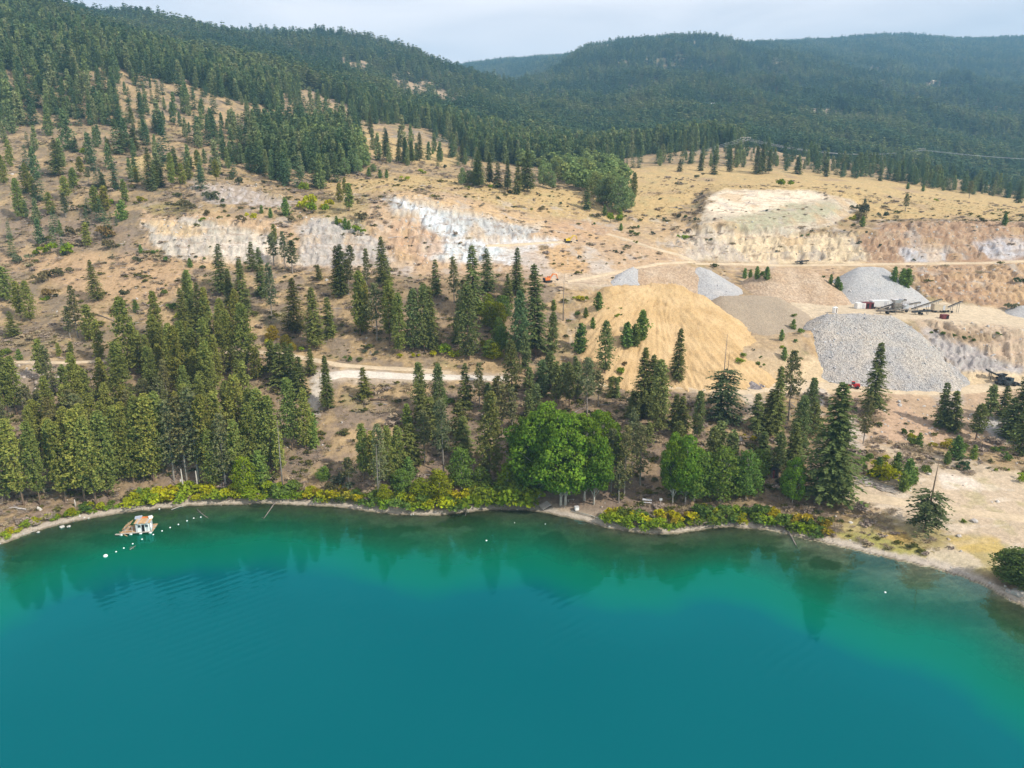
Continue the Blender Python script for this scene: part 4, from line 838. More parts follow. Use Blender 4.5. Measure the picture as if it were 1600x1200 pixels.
# shrubs: (tile, x, y, height, kind) kinds: y yellow-green, l lime, g green, o ochre, d dark, b brown
SHR = """
A 295 1160 85 l;A 185 1160 55 l;A 90 1195 60 d;A 640 1150 40 g;A 700 1155 30 g;A 335 1070 60 b;A 490 1080 80 b;A 500 1130 60 b;A 1080 840 55 d;A 960 910 60 d;A 640 920 40 o;A 500 930 40 l;A 380 700 40 l;A 850 950 60 b;A 1010 920 30 d
A 920 1005 25 l;A 1150 1000 50 y;A 1230 990 45 g;A 1190 970 40 g;A 1440 970 70 l;A 1490 950 60 y;A 1400 950 90 y;A 1570 1040 50 g;A 1530 1020 40 g;A 1380 870 60 l;A 1330 1010 50 b;A 1100 1005 40 b;A 940 980 40 b
D 750 234 38 g;D 785 300 42 g;D 620 315 60 g;D 865 110 45 g;D 755 82 30 g;D 625 85 35 d;D 200 170 60 b;D 225 245 60 b;D 565 245 50 d;D 270 150 55 d;D 210 265 35 l;D 510 70 20 d;D 450 495 40 b;D 35 510 45 g;D 520 320 40 b;D 90 530 50 g
D 825 345 50 y;D 640 1168 60 g;D 1430 1150 60 o;D 1420 860 90 g;D 930 75 20 g;D 890 65 15 d;D 1255 1160 70 g;D 20 500 30 d;D 1160 440 30 y;D 1220 460 40 y;D 1120 410 30 y;D 1370 490 30 l;D 1500 1130 60 d;D 1560 1110 70 d;D 1480 1070 60 g
E 490 740 75 g;E 520 730 40 g;E 350 900 50 g;E 425 890 40 y;E 990 305 50 g;E 1110 262 35 y;E 1140 262 30 l;E 1080 255 20 l;E 1135 340 50 g;E 1100 330 30 g;E 1295 305 18 l;E 1280 335 22 l;E 1295 330 15 g;E 1240 300 10 l;E 60 540 40 g;E 180 510 30 d;E 130 500 25 d;E 500 500 60 l;E 540 520 50 y;E 440 515 40 y;E 360 520 30 y;E 290 520 30 y
E 1200 800 60 y;E 1240 820 50 y;E 1290 600 50 l;E 1310 560 30 b;E 1270 640 50 g;E 1360 720 60 d;E 580 1060 60 d;E 670 470 40 y;E 460 1180 60 o;E 570 360 40 b;E 30 70 40 d
G 400 912 60 d;G 355 905 45 y;G 330 160 48 f;G 355 158 40 f;G 385 165 62 f;G 430 167 62 f;G 405 150 35 g;G 720 185 45 f;G 750 205 55 f;G 765 215 40 g;G 690 160 20 g;G 1010 175 70 f;G 1045 190 75 f;G 1068 200 85 f;G 1570 178 32 f;G 1598 180 28 f
G 550 392 48 g;G 552 335 22 g;G 497 442 52 g;G 585 412 38 g;G 500 478 20 l;G 327 515 25 l;G 308 548 35 l;G 400 560 30 g;G 372 488 14 d;G 562 450 22 g;G 510 530 60 g;G 403 522 16 g
G 1060 870 42 g;G 1085 890 40 y;G 1120 930 70 g;G 1095 920 50 g;G 1180 930 40 o;G 1240 930 50 o;G 1290 985 110 g;G 1250 1005 60 f;G 1330 1030 50 f;G 1370 980 65 g;G 1320 940 50 g;G 1470 950 40 g;G 1520 990 50 g;G 1480 940 25 g
G 905 1060 50 g;G 960 1080 110 y;G 935 1060 90 g;G 1020 1040 90 g;G 1070 1100 120 g;G 1050 1125 90 g;G 1100 1090 70 g;G 1155 1045 50 g;G 860 1020 45 g;G 890 995 50 g;G 800 1120 70 g;G 975 985 30 y;G 790 880 40 d;G 1010 1060 70 g;G 1585 1085 50 l;G 1470 1035 20 l;G 1525 1035 20 l;G 1440 1025 14 d
G 1325 1270 22 l;G 1540 300 40 d;G 1180 410 16 g;G 1230 415 22 g;G 1280 425 20 g;G 1330 435 22 g;G 1370 445 22 g;G 1200 400 16 b;G 1480 420 25 g;G 1100 80 15 d
B 1295 1048 35 g;B 1345 1062 25 g;B 1365 1072 25 g;B 1375 1035 18 g;B 1555 995 30 d;B 1490 1000 20 d;B 1440 1065 20 d;B 1540 1040 16 d;B 1365 1105 18 l;B 1590 990 20 g;B 1105 1175 22 d;B 1300 1155 22 d;B 1275 1150 16 d;B 1265 1145 14 d;B 1175 1020 15 g;B 1020 930 20 d;B 935 960 30 b;B 890 955 15 g;B 960 955 14 b;B 390 790 30 l;B 320 820 30 y;B 200 810 40 g;B 150 800 40 g;B 230 810 40 g;B 100 1060 50 l;B 60 1040 40 g;B 20 1020 35 y;B 700 855 25 l;B 600 860 20 l;B 120 1000 50 b;B 1260 1010 60 l;B 1220 980 50 g;B 320 1085 15 d;B 340 1120 12 d;B 495 765 25 d;B 440 700 25 g;B 470 725 60 g
C 510 850 50 l;C 110 810 25 d;C 140 795 14 d;C 20 840 18 d;C 40 838 14 d;C 165 825 14 d;C 135 885 16 d;C 60 1085 25 l;C 30 1080 20 l;C 110 1005 25 d;C 60 990 16 d;C 25 990 30 b;C 830 1000 35 y;C 820 950 25 d;C 870 970 60 d;C 960 990 40 d;C 860 1000 50 b;C 590 1075 14 g;C 620 1070 14 g;C 850 1110 22 d;C 945 1120 18 d;C 885 1060 16 d;C 170 1095 20 d;C 430 960 14 d;C 990 900 14 d;C 1080 900 16 d;C 900 920 14 d;C 1200 915 18 l;C 1300 920 16 b;C 1140 870 30 g;C 1070 860 30 g;C 1410 1010 30 d;C 1250 990 14 d;C 1490 960 14 g;C 310 850 10 d;C 350 848 10 d;C 20 815 10 d
"""
SC = {'y': ((.36,.36,.014), 'yellow'), 'l': ((.21,.28,.02), 'lime green'), 'g': ((.13,.185,.035), 'green'), 'f': ((.065,.10,.035), 'deep green'), 'o': ((.33,.27,.03), 'ochre'), 'd': ((.12,.13,.07), 'dark grey green'), 'b': ((.19,.155,.075), 'brown')}
def shrub(px, py, hp, kd, wide=None, phrase=None, group='shrubs on the hillside'):
    r_ = base_and_height(px, py, hp)
    if r_ is None: return
    x, y, z, h = r_; h = min(max(h, .7), 12); c3, wd = SC[kd]
    if kd in 'gf' and h > 3.6 and not wide:
        e, szw, cw, nm = stand('y', x, y, z-.2, h, px, py); queue_label(e, px, f"bushy green young pine {phrase or place_phrase(px, py-3)}"); return
    o = add_obj('shrub', bushm[prng.integers(5)], None, (x, y, z-.1), (0, 0, prng.uniform(0, 6.28)), (h*(wide or prng.uniform(.75, 1.15)),)*2+(h*1.05,))
    o.color = jit(c3, .15, prng); tag(o, None, 'shrub', group)
    queue_label(o, px, f"{wd} {'low bush' if h < 2.5 else 'rounded bush'} {phrase or place_phrase(px, py-3)}")
for px, py, hp, kd in tr_spec(SHR): shrub(px, py, hp, kd)
# yellow green thicket along the shore line
def shore_py(px): return float(np.interp(px, sp[:, 0], sp[:, 1]))
for a, b_, kinds, hh, dn in ((0, 95, 'lyy', 12, 8), (95, 190, 'lylg', 13, 9), (200, 392, 'yyllyy', 21, 20), (395, 470, 'lgl', 20, 9), (470, 560, 'yygo', 19, 9), (556, 640, 'glg', 20, 8), (640, 760, 'lylgy', 22, 14), (755, 838, 'lglg', 34, 14), (945, 1010, 'lylg', 22, 8), (1010, 1090, 'lylo', 20, 9), (1085, 1215, 'gglyg', 22, 15), (1215, 1290, 'lggo', 20, 8)):
    for i in range(dn):
        px = a+(b_-a)*(i+.5+prng.normal()*.25)/dn; row = i % 2
        shrub(px, shore_py(px)-(7 if a < 395 else 9)-row*(6 if hh < 20 else 11), hh*prng.uniform(.75, 1.25), kinds[i % len(kinds)], prng.uniform(.95, 1.5),
              'of the shore thicket, '+('far left' if px < 190 else 'near the raft' if px < 395 else 'left of the grove' if px < 700 else 'beside the small beach' if px < 960 else 'right of the grove' if px < 1100 else 'near the leaning log'), 'bushes along the water line')
flush_labels()
# big willow at the right edge
for i, (px, py, hp) in enumerate(((1590, 916, 62), (1575, 908, 52), (1612, 925, 70))):
    r_ = base_and_height(px, py, hp)
    if r_:
        x, y, z, h = r_; m = birch[i]; e = empty('willow_tree', (x, y, z-.2), i*2., ['big round willow overhanging the water at the right edge', 'smaller willow on the left side of the right edge clump', 'outermost willow cut by the right edge of the photo'][i], 'tree', 'willows at the right shore')
        add_obj('trunk', m[1], e, scale=(h*1.9, h*1.9, h)); c_ = add_obj('crown', m[0], e, scale=(h*1.9, h*1.9, h)); c_.color = jit((.12,.165,.04), .08, prng)
# ------------------------------------------------------------------ scattered growth (uncountable): geometry node instances
def scatter(name, label, P, Sc, protos, idx=None, tilt=.05, seed=1):
    rng = np.random.default_rng(seed); n = len(P)
    me = bpy.data.meshes.new(name); me.vertices.add(n); me.vertices.foreach_set('co', np.asarray(P, np.float32).ravel())
    rot = np.stack([rng.normal(size=n)*tilt, rng.normal(size=n)*tilt, rng.uniform(0, 6.283, n)], 1).astype(np.float32)
    me.attributes.new('rot', 'FLOAT_VECTOR', 'POINT').data.foreach_set('vector', rot.ravel())
    me.attributes.new('size', 'FLOAT_VECTOR', 'POINT').data.foreach_set('vector', np.asarray(Sc, np.float32).ravel())
    me.attributes.new('pick', 'INT', 'POINT').data.foreach_set('value', (rng.integers(0, len(protos), n) if idx is None else idx).astype(np.int32))
    me.update(); o = add_obj(name, me)
    c = bpy.data.collections.new(name+'_kinds')
    for i, p in enumerate(protos): q = bpy.data.objects.new(f'{name}_kind', p); c.objects.link(q)
    ng = bpy.data.node_groups.new(name, 'GeometryNodeTree'); ng.interface.new_socket('Geometry', in_out='INPUT', socket_type='NodeSocketGeometry'); ng.interface.new_socket('Geometry', in_out='OUTPUT', socket_type='NodeSocketGeometry')
    gi = ng.nodes.new('NodeGroupInput'); go = ng.nodes.new('NodeGroupOutput'); ip = ng.nodes.new('GeometryNodeInstanceOnPoints'); ci = ng.nodes.new('GeometryNodeCollectionInfo')
    ci.inputs['Collection'].default_value = c; ci.inputs['Separate Children'].default_value = True; ci.inputs['Reset Children'].default_value = True
    def na(nm, ty): a = ng.nodes.new('GeometryNodeInputNamedAttribute'); a.data_type = ty; a.inputs['Name'].default_value = nm; return [s for s in a.outputs if s.enabled and s.name == 'Attribute'][0]
    ng.links.new(gi.outputs[0], ip.inputs['Points']); ng.links.new(ci.outputs[0], ip.inputs['Instance']); ip.inputs['Pick Instance'].default_value = True
    ng.links.new(na('pick', 'INT'), ip.inputs['Instance Index']); ng.links.new(na('rot', 'FLOAT_VECTOR'), ip.inputs['Rotation']); ng.links.new(na('size', 'FLOAT_VECTOR'), ip.inputs['Scale'])
    ng.links.new(ip.outputs[0], go.inputs[0]); md = o.modifiers.new('scatter', 'NODES'); md.node_group = ng
    return tag(o, label, kind='stuff')
frng = np.random.default_rng(5)
# far woods: low cost conifers
FCON = foliage_mat('far_needles', .15, .2, .01, False, [(0.098,0.150,0.067), (0.133,0.192,0.078), (0.168,0.216,0.085), (0.115,0.168,0.074), (0.204,0.239,0.098)])
FCON2 = foliage_mat('far_needles_olive', .15, .2, .01, False, [(0.177,0.221,0.079), (0.221,0.265,0.098), (0.248,0.256,0.124), (0.150,0.204,0.079)])
FCON3 = foliage_mat('far_needles_deep', .15, .2, .01, False, [(0.079,0.142,0.071), (0.106,0.168,0.079), (0.124,0.185,0.088)])
FAR = [make_mesh('far_conifer', *conifer_mesh(300+i, R=(.15, .19, .17)[i % 3], t0=.05, n=13, per=6, tuft=.13, gap=.1, irr=.3, k=2), False, (FCON, FCON2, FCON3)[i//3]) for i in range(9)]
FAR += [make_mesh('far_conifer', *conifer_mesh(320+i, R=(.15, .18, .14, .16)[i], t0=.07, n=26, per=8, tuft=.058, gap=.1, irr=.3, k=3, pine=i > 1), False, (FCON, FCON3, FCON2, FCON)[i]) for i in range(4)]
def cand(n, y0, y1, power):
    u = frng.random(n); 
    Y = (y0**(power)+(y1**power-y0**power)*u)**(1/power); s = frng.uniform(-.80, .80, n); return s*Y, Y
FPd = FD
def facing(X, Y, Z):
    # drop points on slopes hidden behind the crests by more than a tree height
    k = 10; t_ = (np.arange(1, k+1)/(k+1))**.5; hid = np.zeros(len(X), bool)
    for q_ in np.linspace(.25, .985, 26):
        g = ground(X*q_, Y*q_); hid |= g > H+(Z+26-H)*q_
    return ~hid
PT = []; SZ = []
for n, y0, y1, pw in ((105000, 430, 1150, 1.4), (130000, 1100, 3600, 1.15)):
    X, Y = cand(n, y0, y1, pw); d = ground(X, Y, FPd); keep = frng.random(n) < d*np.clip(1.15+.9*fbm(X, Y, 70, 3), .35, 1)
    X, Y = X[keep], Y[keep]; Z = ground(X, Y); kf = facing(X, Y, Z); X, Y, Z = X[kf], Y[kf], Z[kf]
    h = frng.normal(15.5, 3.6, len(X)).clip(7, 26)*(1+.12*(Y > 1200)); PT.append(np.stack([X, Y, Z-.6], 1)); SZ.append(np.stack([h*1.05, h*1.05, h], 1))
# sparse trees on the open parts of the hills between
def sparse(pts, n, ylim, hm, dens=1.0):
    a = np.array(pts, float); out = []
    while len(out) < n:
        px, py = frng.uniform(a[:, 0].min(), a[:, 0].max()), frng.uniform(a[:, 1].min(), a[:, 1].max())
        if poly_mask(pts, .5, P=(np.array([px]), np.array([py]), np.array([1.]))) [0] < .5: n -= .02; continue
        p = hit(px, py, 150, 2500)
        if p and ylim[0] < p[1] < ylim[1]: out.append(p)
        else: n -= .05
    return np.array(out) if out else np.zeros((0, 3))
SP_ = [([(0,190),(190,200),(330,215),(400,260),(330,300),(200,300),(0,330)], 55, 13), ([(0,330),(200,330),(230,400),(0,400)], 16, 10), ([(190,110),(420,150),(560,215),(700,262),(560,265),(400,210),(300,240),(190,235)], 120, 13), ([(0,20),(180,40),(190,200),(0,200)], 260, 15),
       ([(400,205),(560,215),(560,262),(520,300),(440,290),(385,262)], 70, 14), ([(320,195),(420,205),(470,255),(440,300),(400,270),(330,245)], 60, 14), ([(600,215),(740,250),(750,275),(600,235)], 20, 14), ([(860,225),(1000,240),(1000,268),(880,262)], 45, 13), ([(960,240),(1180,225),(1440,262),(1500,300),(1180,262),(1000,262)], 210, 11),
       ([(1180,245),(1420,258),(1600,290),(1600,312),(1480,300),(1300,262)], 230, 12), ([(700,165),(860,215),(860,245),(740,220)], 80, 15)]
for pts, n, hm in SP_:
    q = sparse(pts, n, (250, 1100), hm)
    if len(q): h = frng.normal(hm, hm*.25, len(q)).clip(4, 25); PT.append(q-np.array([0, 0, .3])); SZ.append(np.stack([h*1.1, h*1.1, h], 1))
PT = np.concatenate(PT); SZ = np.concatenate(SZ); print('far trees', len(PT))
cls = fbm(PT[:, 0], PT[:, 1], 120, 4)+frng.normal(size=len(PT))*.12
fi = frng.integers(0, 3, len(PT))+np.where(cls > .16, 3, np.where(cls < -.12, 6, 0))
fi = np.where(PT[:, 1] < 760, 9+frng.integers(0, 4, len(PT)), fi)
scatter('conifer_forest', 'continuous dark conifer forest covering the mountains and distant knolls', PT, SZ, FAR, idx=fi, seed=2, tilt=.02)
# aspen thickets in the gully behind the quarry
FLEAF = foliage_mat('far_leaves', .15, .3, .01, False, [(.19,.26,.085), (.23,.29,.10), (.165,.23,.08), (.26,.29,.09)])
def broadlow(i):
    v, f, tm = broad_mesh(330+i, 7, 380, .2, .2, .10); return make_mesh('far_aspen', v, f, False, FLEAF)
q = np.concatenate([sparse([(800,248),(860,250),(960,262),(985,290),(960,310),(900,300),(820,268)], 110, (380, 800), 10), sparse([(470,215),(560,225),(575,265),(500,262)], 120, (350, 800), 10), sparse([(455,205),(520,205),(540,235),(470,240)], 90, (350, 800), 10)])
h = frng.normal(12, 2, len(q)).clip(6, 17); scatter('aspen_thicket', 'pale green aspen thickets in the gully behind the quarry', q, np.stack([h*1.3, h*1.3, h], 1), [broadlow(0), broadlow(1)], seed=3)
# dry brush, low shrubs and grass clumps on the near slopes
BR = [foliage_mat('dry_brush', .2, .1, .02, False, [(.34,.27,.21), (.28,.225,.185), (.38,.295,.19), (.30,.25,.15)]), foliage_mat('grass_clump', .2, .2, .02, False, [(.34,.25,.12), (.27,.22,.09), (.38,.28,.15)]), foliage_mat('low_green', .2, .2, .02, False, [(.09,.10,.035), (.13,.13,.03), (.16,.15,.04), (.11,.10,.05)])]
bv = [make_mesh('brush_clump', *bush_mesh(400+i, 150, .7, .42, .3, True), False, BR[0]) for i in range(3)]+[make_mesh('brush_clump', *bush_mesh(410+i, 130, .6, .28), False, BR[0]) for i in range(2)]
gv = [make_mesh('grass_clump', *bush_mesh(420, 70, .6, .4, .3, True), False, BR[1])]; lv = [make_mesh('green_clump', *bush_mesh(430+i, 150, .7, .26), False, BR[2]) for i in range(2)]
bare = np.maximum.reduce([flat, rock*.85, roadm*1.0, poly_mask([(880,430),(1640,440),(1640,615),(900,612)], 8, (226, 330)), poly_mask([(600,300),(1000,350),(1640,345),(1640,480),(600,440)], 8, (285, 400))*.75,
                          poly_mask([(1360,625),(1640,610),(1640,690),(1380,700)], 8)*.8, moundm*.85, poly_mask([(800,740),(960,740),(960,815),(840,800)], 6), (dsh < 2.2)*1.0])
Bd = (1-np.clip(bare, 0, 1))*np.clip(.3+.25*sstep(250, 200, SY)+1.9*fbm(SX, SY, 24, 3)+.5*fbm(SX, SY, 6, 2), .03, 1)
def scat(n, y0, y1, D, pw=1.0):
    X, Y = cand(n, y0, y1, pw); k = frng.random(n) < ground(X, Y, D); X, Y = X[k], Y[k]; Z = ground(X, Y); kf = facing(X, Y, Z-24); X, Y, Z = X[kf], Y[kf], Z[kf]; return np.stack([X, Y, Z-.03], 1)
q = scat(42000, 145, 520, Bd*(1-.75*sstep(.3, .7, fieldm))); h = frng.gamma(4, .26, len(q)).clip(.4, 2.6)
scatter('dry_brush', 'low grey brown dry brush covering the open slopes', q, np.stack([h*1.5, h*1.5, h], 1), bv, seed=4); print('brush', len(q))
q = scat(26000, 145, 480, (1-np.clip(bare, 0, 1))*.8); h = frng.gamma(4, .12, len(q)).clip(.2, 1.1)
scatter('dry_grass', 'straw coloured dry grass tufts on the slopes', q, np.stack([h*2, h*2, h], 1), gv, seed=5)
gm = sstep(.12, .4, fbm(SX+33, SY, 12, 4))*.6+.12+.5*litter; gm *= (1-np.clip(bare, 0, 1))
q = scat(14000, 145, 430, gm); h = frng.gamma(3, .33, len(q)).clip(.4, 3.0)
scatter('low_green_shrubs', 'small scattered green shrubs and saplings on the slopes', q, np.stack([h*1.2, h*1.2, h], 1), lv, seed=6); print('green', len(q))
# dead branches and trunks lying about
def stick(i):
    rr = random.Random(i); m = MB(); m.tube([(-.5, 0, .03), (0, rr.uniform(-.04, .04), .05), (.5, 0, .02)], [.03, .025, .008], 4)
    for k in range(4): a = rr.uniform(-.3, .45); m.tube([(a, 0, .04), (a+rr.uniform(.05, .15), rr.uniform(-.18, .18), rr.uniform(.02, .12))], [.012, .003], 3)
    return m.mesh('stick', FDEAD)
FDEAD = foliage_mat('bleached_branch', .2, 0, .01, False, [(.36,.32,.29), (.28,.245,.225), (.42,.38,.35)])
q = scat(5200, 150, 420, (1-np.clip(bare, 0, 1))*np.clip(.25+1.2*fbm(SX+400, SY, 30, 3), 0, 1)); h = frng.gamma(5, .65, len(q)).clip(1.2, 8)
scatter('fallen_branches', 'bleached dead branches and thin trunks lying on the brushy slopes', q, np.stack([h, h, h], 1), [stick(1), stick(2), stick(3)], seed=9, tilt=.12); print('sticks', len(q))
# loose stones
def rock_mesh(seed):
    bm = bmesh.new(); bmesh.ops.create_icosphere(bm, subdivisions=1, radius=.5); rng = random.Random(seed)
    for v in bm.verts: v.co *= rng.uniform(.65, 1.25); v.co.z *= .75
    me = bpy.data.meshes.new('stone'); bm.to_mesh(me); bm.free(); return me
M_STONE = foliage_mat('stone', .2, 0, .01, False, [(.40,.38,.36), (.50,.47,.43), (.33,.29,.26), (.44,.36,.28)])
rk = [rock_mesh(i) for i in range(3)]; [m.materials.append(M_STONE) for m in rk]
rd = np.clip(rock*.5+poly_mask([(1360,625),(1640,610),(1640,690),(1380,700)], 8)*.35+.02, 0, 1)*(1-roadm)*(dsh > 1)
rd = np.maximum(rd, strand*.9)
q = scat(60000, 128, 400, rd, .6); h = frng.gamma(2.2, .22, len(q)).clip(.12, 1.6)*np.where(q[:, 2] < 1.2, .45, 1)
scatter('loose_stones', 'loose stones strewn over quarry faces and along the strand', q, np.stack([h*1.2, h, h], 1), rk, seed=7, tilt=1.0); print('stones', len(q))
M_STONEG = foliage_mat('grey_stone', .15, 0, .01, False, [(.40,.40,.42), (.52,.51,.50), (.33,.32,.33), (.46,.44,.42)])
rg = [rock_mesh(i+10) for i in range(3)]; [m.materials.append(M_STONEG) for m in rg]
PP = []
for gx, gy, B, o in PILES:
    if o.data.materials[0].name not in ('grey_crushed_rock', 'grey_fine_gravel', 'dark_scree'): continue
    n_ = int(B[B > -1e8].size*(.16 if 'biggest' in o['label'] else .07))
    ii = frng.integers(0, B.shape[0], n_*4); jj = frng.integers(0, B.shape[1], n_*4); ok = B[ii, jj] > -1e8; ii, jj = ii[ok][:n_], jj[ok][:n_]
    zz = B[ii, jj]; X = gx[jj]; Y = gy[ii]; vis = zz > ground(X, Y); PP.append(np.stack([X, Y, zz], 1)[vis])
PP = np.concatenate(PP); h = frng.gamma(3, .15, len(PP)).clip(.2, 1.1); scatter('pile_boulders', 'grey boulders lying all over the crushed rock piles', PP, np.stack([h*1.2, h, h*.9], 1), rg, seed=8, tilt=1.0); print('pile stones', len(PP))
# ------------------------------------------------------------------ man made things
M_WHITE = flat_mat('white_paint', (.70, .70, .69), .12, 1.5, .5); M_GREYP = flat_mat('grey_panel', (.48, .48, .50), .15, 2, .6); M_PLY = flat_mat('weathered_plywood', (.46, .30, .16), .3, 1.2)
M_PLANK = flat_mat('grey_planks', (.40, .36, .32), .25, 3); M_DARK = flat_mat('dark_opening', (.02, .02, .022), .2, 2, .4); M_STEEL = flat_mat('dusty_steel', (.27, .23, .20), .3, 1.2, .6, .3)
M_MAR = flat_mat('maroon_paint', (.17, .045, .05), .2, 1, .5); M_YEL = flat_mat('yellow_paint', (.62, .42, .03), .12, 1, .45); M_ORA = flat_mat('orange_paint', (.66, .19, .05), .12, 1, .45); M_RED = flat_mat('red_paint', (.42, .03, .03), .12, 1, .45)
M_BEI = flat_mat('beige_paint', (.55, .45, .33), .15, 1, .6); M_BLACK = flat_mat('black_steel', (.05, .055, .06), .3, 1, .5, .2); M_RUB = flat_mat('rubber', (.03, .03, .03), .2, 2); M_TARP = flat_mat('blue_grey_tarp', (.34, .38, .46), .2, 2); M_GLASS = flat_mat('window_glass', (.05, .07, .08), .1, 1, .1)
M_FOAM = flat_mat('white_plastic', (.78, .78, .76), .06, 3, .4)
def water_at(px, py): rx, ry, rz = ray(px, py); t_ = -H/rz; return float(rx*t_), float(ry*t_)
def part(mb, name, mat, root, smooth=False): return add_obj(name, mb.mesh(name, mat, smooth), root)
def box1(name, mat, root, c, d, rz=0, rx=0, ry=0): m = MB(); m.box(c, d, rz, rx, ry); return part(m, name, mat, root)
# floating raft with a cabin
x, y = water_at(219, 829)
raft = empty('raft_cabin', (x, y, 0), .18, 'ramshackle raft with a pale grey cabin and brown plank roofs, moored off the left shore', 'houseboat')
for i in range(9): box1('deck_plank', M_PLY if i % 3 else M_PLANK, raft, (-.2+.02*(i % 2), -1.9+i*.5, .42+.012*(i % 3)), (7.4, .46, .08))
for i in range(4):
    m = MB(); m.cyl((-3.7+i*2.2, -2.1, .12), (-3.7+i*2.2, 2.2, .12), .33, 10); part(m, 'pontoon', M_FOAM, raft, True)
cab = MB(); cab.box((1.25, -.55, 1.55), (3.2, 2.3, 2.2)); cb = part(cab, 'cabin_wall', M_GREYP, raft)
for i in range(8): box1('wall_board', M_WHITE if i % 3 else M_GREYP, cb, (-.12+i*.39, -1.72, 1.55), (.36, .05, 2.16))
for wx_ in (.55, 2.2): f_ = box1('window', M_WHITE, raft, (wx_, -1.77, 1.95), (.85, .07, .8)); box1('pane', M_GLASS, f_, (wx_, -1.815, 1.95), (.68, .03, .63))
d_ = box1('door', M_DARK, raft, (1.38, -1.78, 1.4), (.6, .07, 1.75))
for i in range(7): box1('roof_plank', (M_PLY, M_PLANK, M_PLY, M_ORA.copy() if False else M_PLY)[i % 4], raft, (-.35+i*.53, -.3, 2.82+.03*(i % 2)), (.5, 3.3+.25*(i % 3), .07), 0, .06)
for i in range(4): box1('lean_to_board', M_PLY, raft, (-1.9-.45*i, .1-.1*i, 2.25-.28*i), (.55, 2.9, .06), 0, 0, -.52)
for px_, py_ in ((-2.9, -1.4), (-2.9, 1.2), (-1.2, -1.6)): m = MB(); m.cyl((px_, py_, .45), (px_, py_, 1.9), .07, 6); part(m, 'post', M_PLANK, raft)
box1('tarp', M_TARP, raft, (-.3, 1.1, 3.05), (1.6, 1.2, .35), .2); box1('roof_crate', M_WHITE, raft, (2.6, .6, 3.1), (.9, .9, .5), .4)
box1('front_step', M_PLANK, raft, (-4.3, -2.0, .35), (1.4, .5, .12), -.2); m = MB(); m.cyl((3.1, -1.6, .5), (3.1, -1.6, 2.4), .18, 8); part(m, 'white_drum', M_FOAM, raft, True)
box1('roof_ridge_board', M_ORA, raft, (1.2, .9, 3.05), (2.6, .5, .12), .05)
# buoys
bpts = [(300,730),(410,683),(490,645),(583,600),(680,553),(797,504),(888,466),(972,431),(1058,398),(1148,361),(1218,333),(1292,322),(860,238),(978,195)]
def buoy(px, py, r, lab, group=None):
    x, y = water_at(px, py); bm = bmesh.new(); bmesh.ops.create_uvsphere(bm, u_segments=12, v_segments=8, radius=r); 
    for v in bm.verts: v.co.z *= .8
    me = bpy.data.meshes.new('buoy'); bm.to_mesh(me); bm.free(); me.materials.append(M_FOAM); me.polygons.foreach_set('use_smooth', [True]*len(me.polygons)); return tag(add_obj('buoy', me, None, (x, y, r*.3)), lab, 'buoy', group)
small = NUMW
for i, (a, b_) in enumerate(bpts):
    px, py = 120+a/6.667, 760+b_/6.667
    if i == 0: buoy(px, py, .48, 'largest white round buoy at the outer left end of the float line')
    elif i < 12: buoy(px, py, .19, f'small white float on the curved line below the raft, {small[i-1]} after the big buoy', 'floats on the mooring line')
    else: buoy(px, py, .2, ['white float near the bank just above the raft', 'white float nearest the thicket above the raft'][i-12], 'floats on the mooring line')
for px, py, l_ in ((760, 845, 'single white buoy in open water below the middle of the shore'), (1383, 926, 'single white buoy in the pale shallows at the right'), (852, 819, 'tiny white float close to the small beach'), (804, 817, 'tiny white float left of the small beach')): buoy(px, py, .22 if py > 830 else .13, l_)
# logs
def log_(pts, r0, r1, lab, mat=M_DEAD, branches=0, wet=False):
    W = []
    for i, q_ in enumerate(pts):
        if len(q_) == 3: xx, yy = water_at(q_[0], q_[1]); W.append((xx, yy, q_[2]))
        else: p = hitp(*q_); W.append((p[0], p[1], p[2]+r0*.8+.25))
    o = Vector(W[0]); m = MB(); P = [np.array(Vector(p)-o) for p in W]; m.tube(P, list(np.linspace(r0, r1, len(P))), 6)
    rr = random.Random(len(lab)); 
    for i in range(branches):
        k = rr.uniform(.3, .95); a = P[0]*(1-k)+P[-1]*k; d = np.array([rr.uniform(-1, 1), rr.uniform(-1, 1), rr.uniform(0, .8)]); m.tube([a, a+d*rr.uniform(.6, 1.6)], [r1*.6, .02], 4)
    me = m.mesh('fallen_log', mat, True); tag(add_obj('fallen_log', me, None, o), lab, 'log')
log_([(1228, 821), (1234, 836, .35), (1246, 855, -.2)], .26, .12, 'dark log leaning from the bank into the water at the middle right', branches=3)
log_([(431, 788, .8), (421, 800, .35), (411, 811, -.1)], .17, .06, 'thin log slanting into the water right of the raft', branches=3)
log_([(308, 797, .25), (315, 803, .1), (326, 810, -.05)], .13, .05, 'forked pale branch floating right of the raft', branches=5)
log_([(187, 832, .1), (192, 835, .12), (199, 838, .05)], .22, .06, 'pale stick floating at the left foot of the raft', M_PLY, 2)
log_([(203, 859, .03), (212, 853, .06)], .11, .06, 'short mossy log floating below the raft', M_DEAD, 3)
log_([(5, 847, .15), (30, 838, .2), (58, 830, .25)], .16, .08, 'long bleached driftwood log on the strand at the left edge', M_PALE)
log_([(268, 797, .15), (280, 793, .2), (290, 791, .25)], .13, .06, 'bleached driftwood stick on the bank above the raft', M_PALE)
log_([(728, 790), (729, 799), (727, 806, -.1)], .09, .05, 'thin stick standing at the water edge left of the beach', M_DEAD)
log_([(578, 627), (592, 626), (606, 627)], .3, .18, 'reddish fallen trunk lying just below the broad gravel road', M_BARK, 3)
log_([(546, 619), (554, 623), (563, 628)], .2, .12, 'dark fallen log just left of the reddish trunk below the gravel road', M_BARKG, 2)
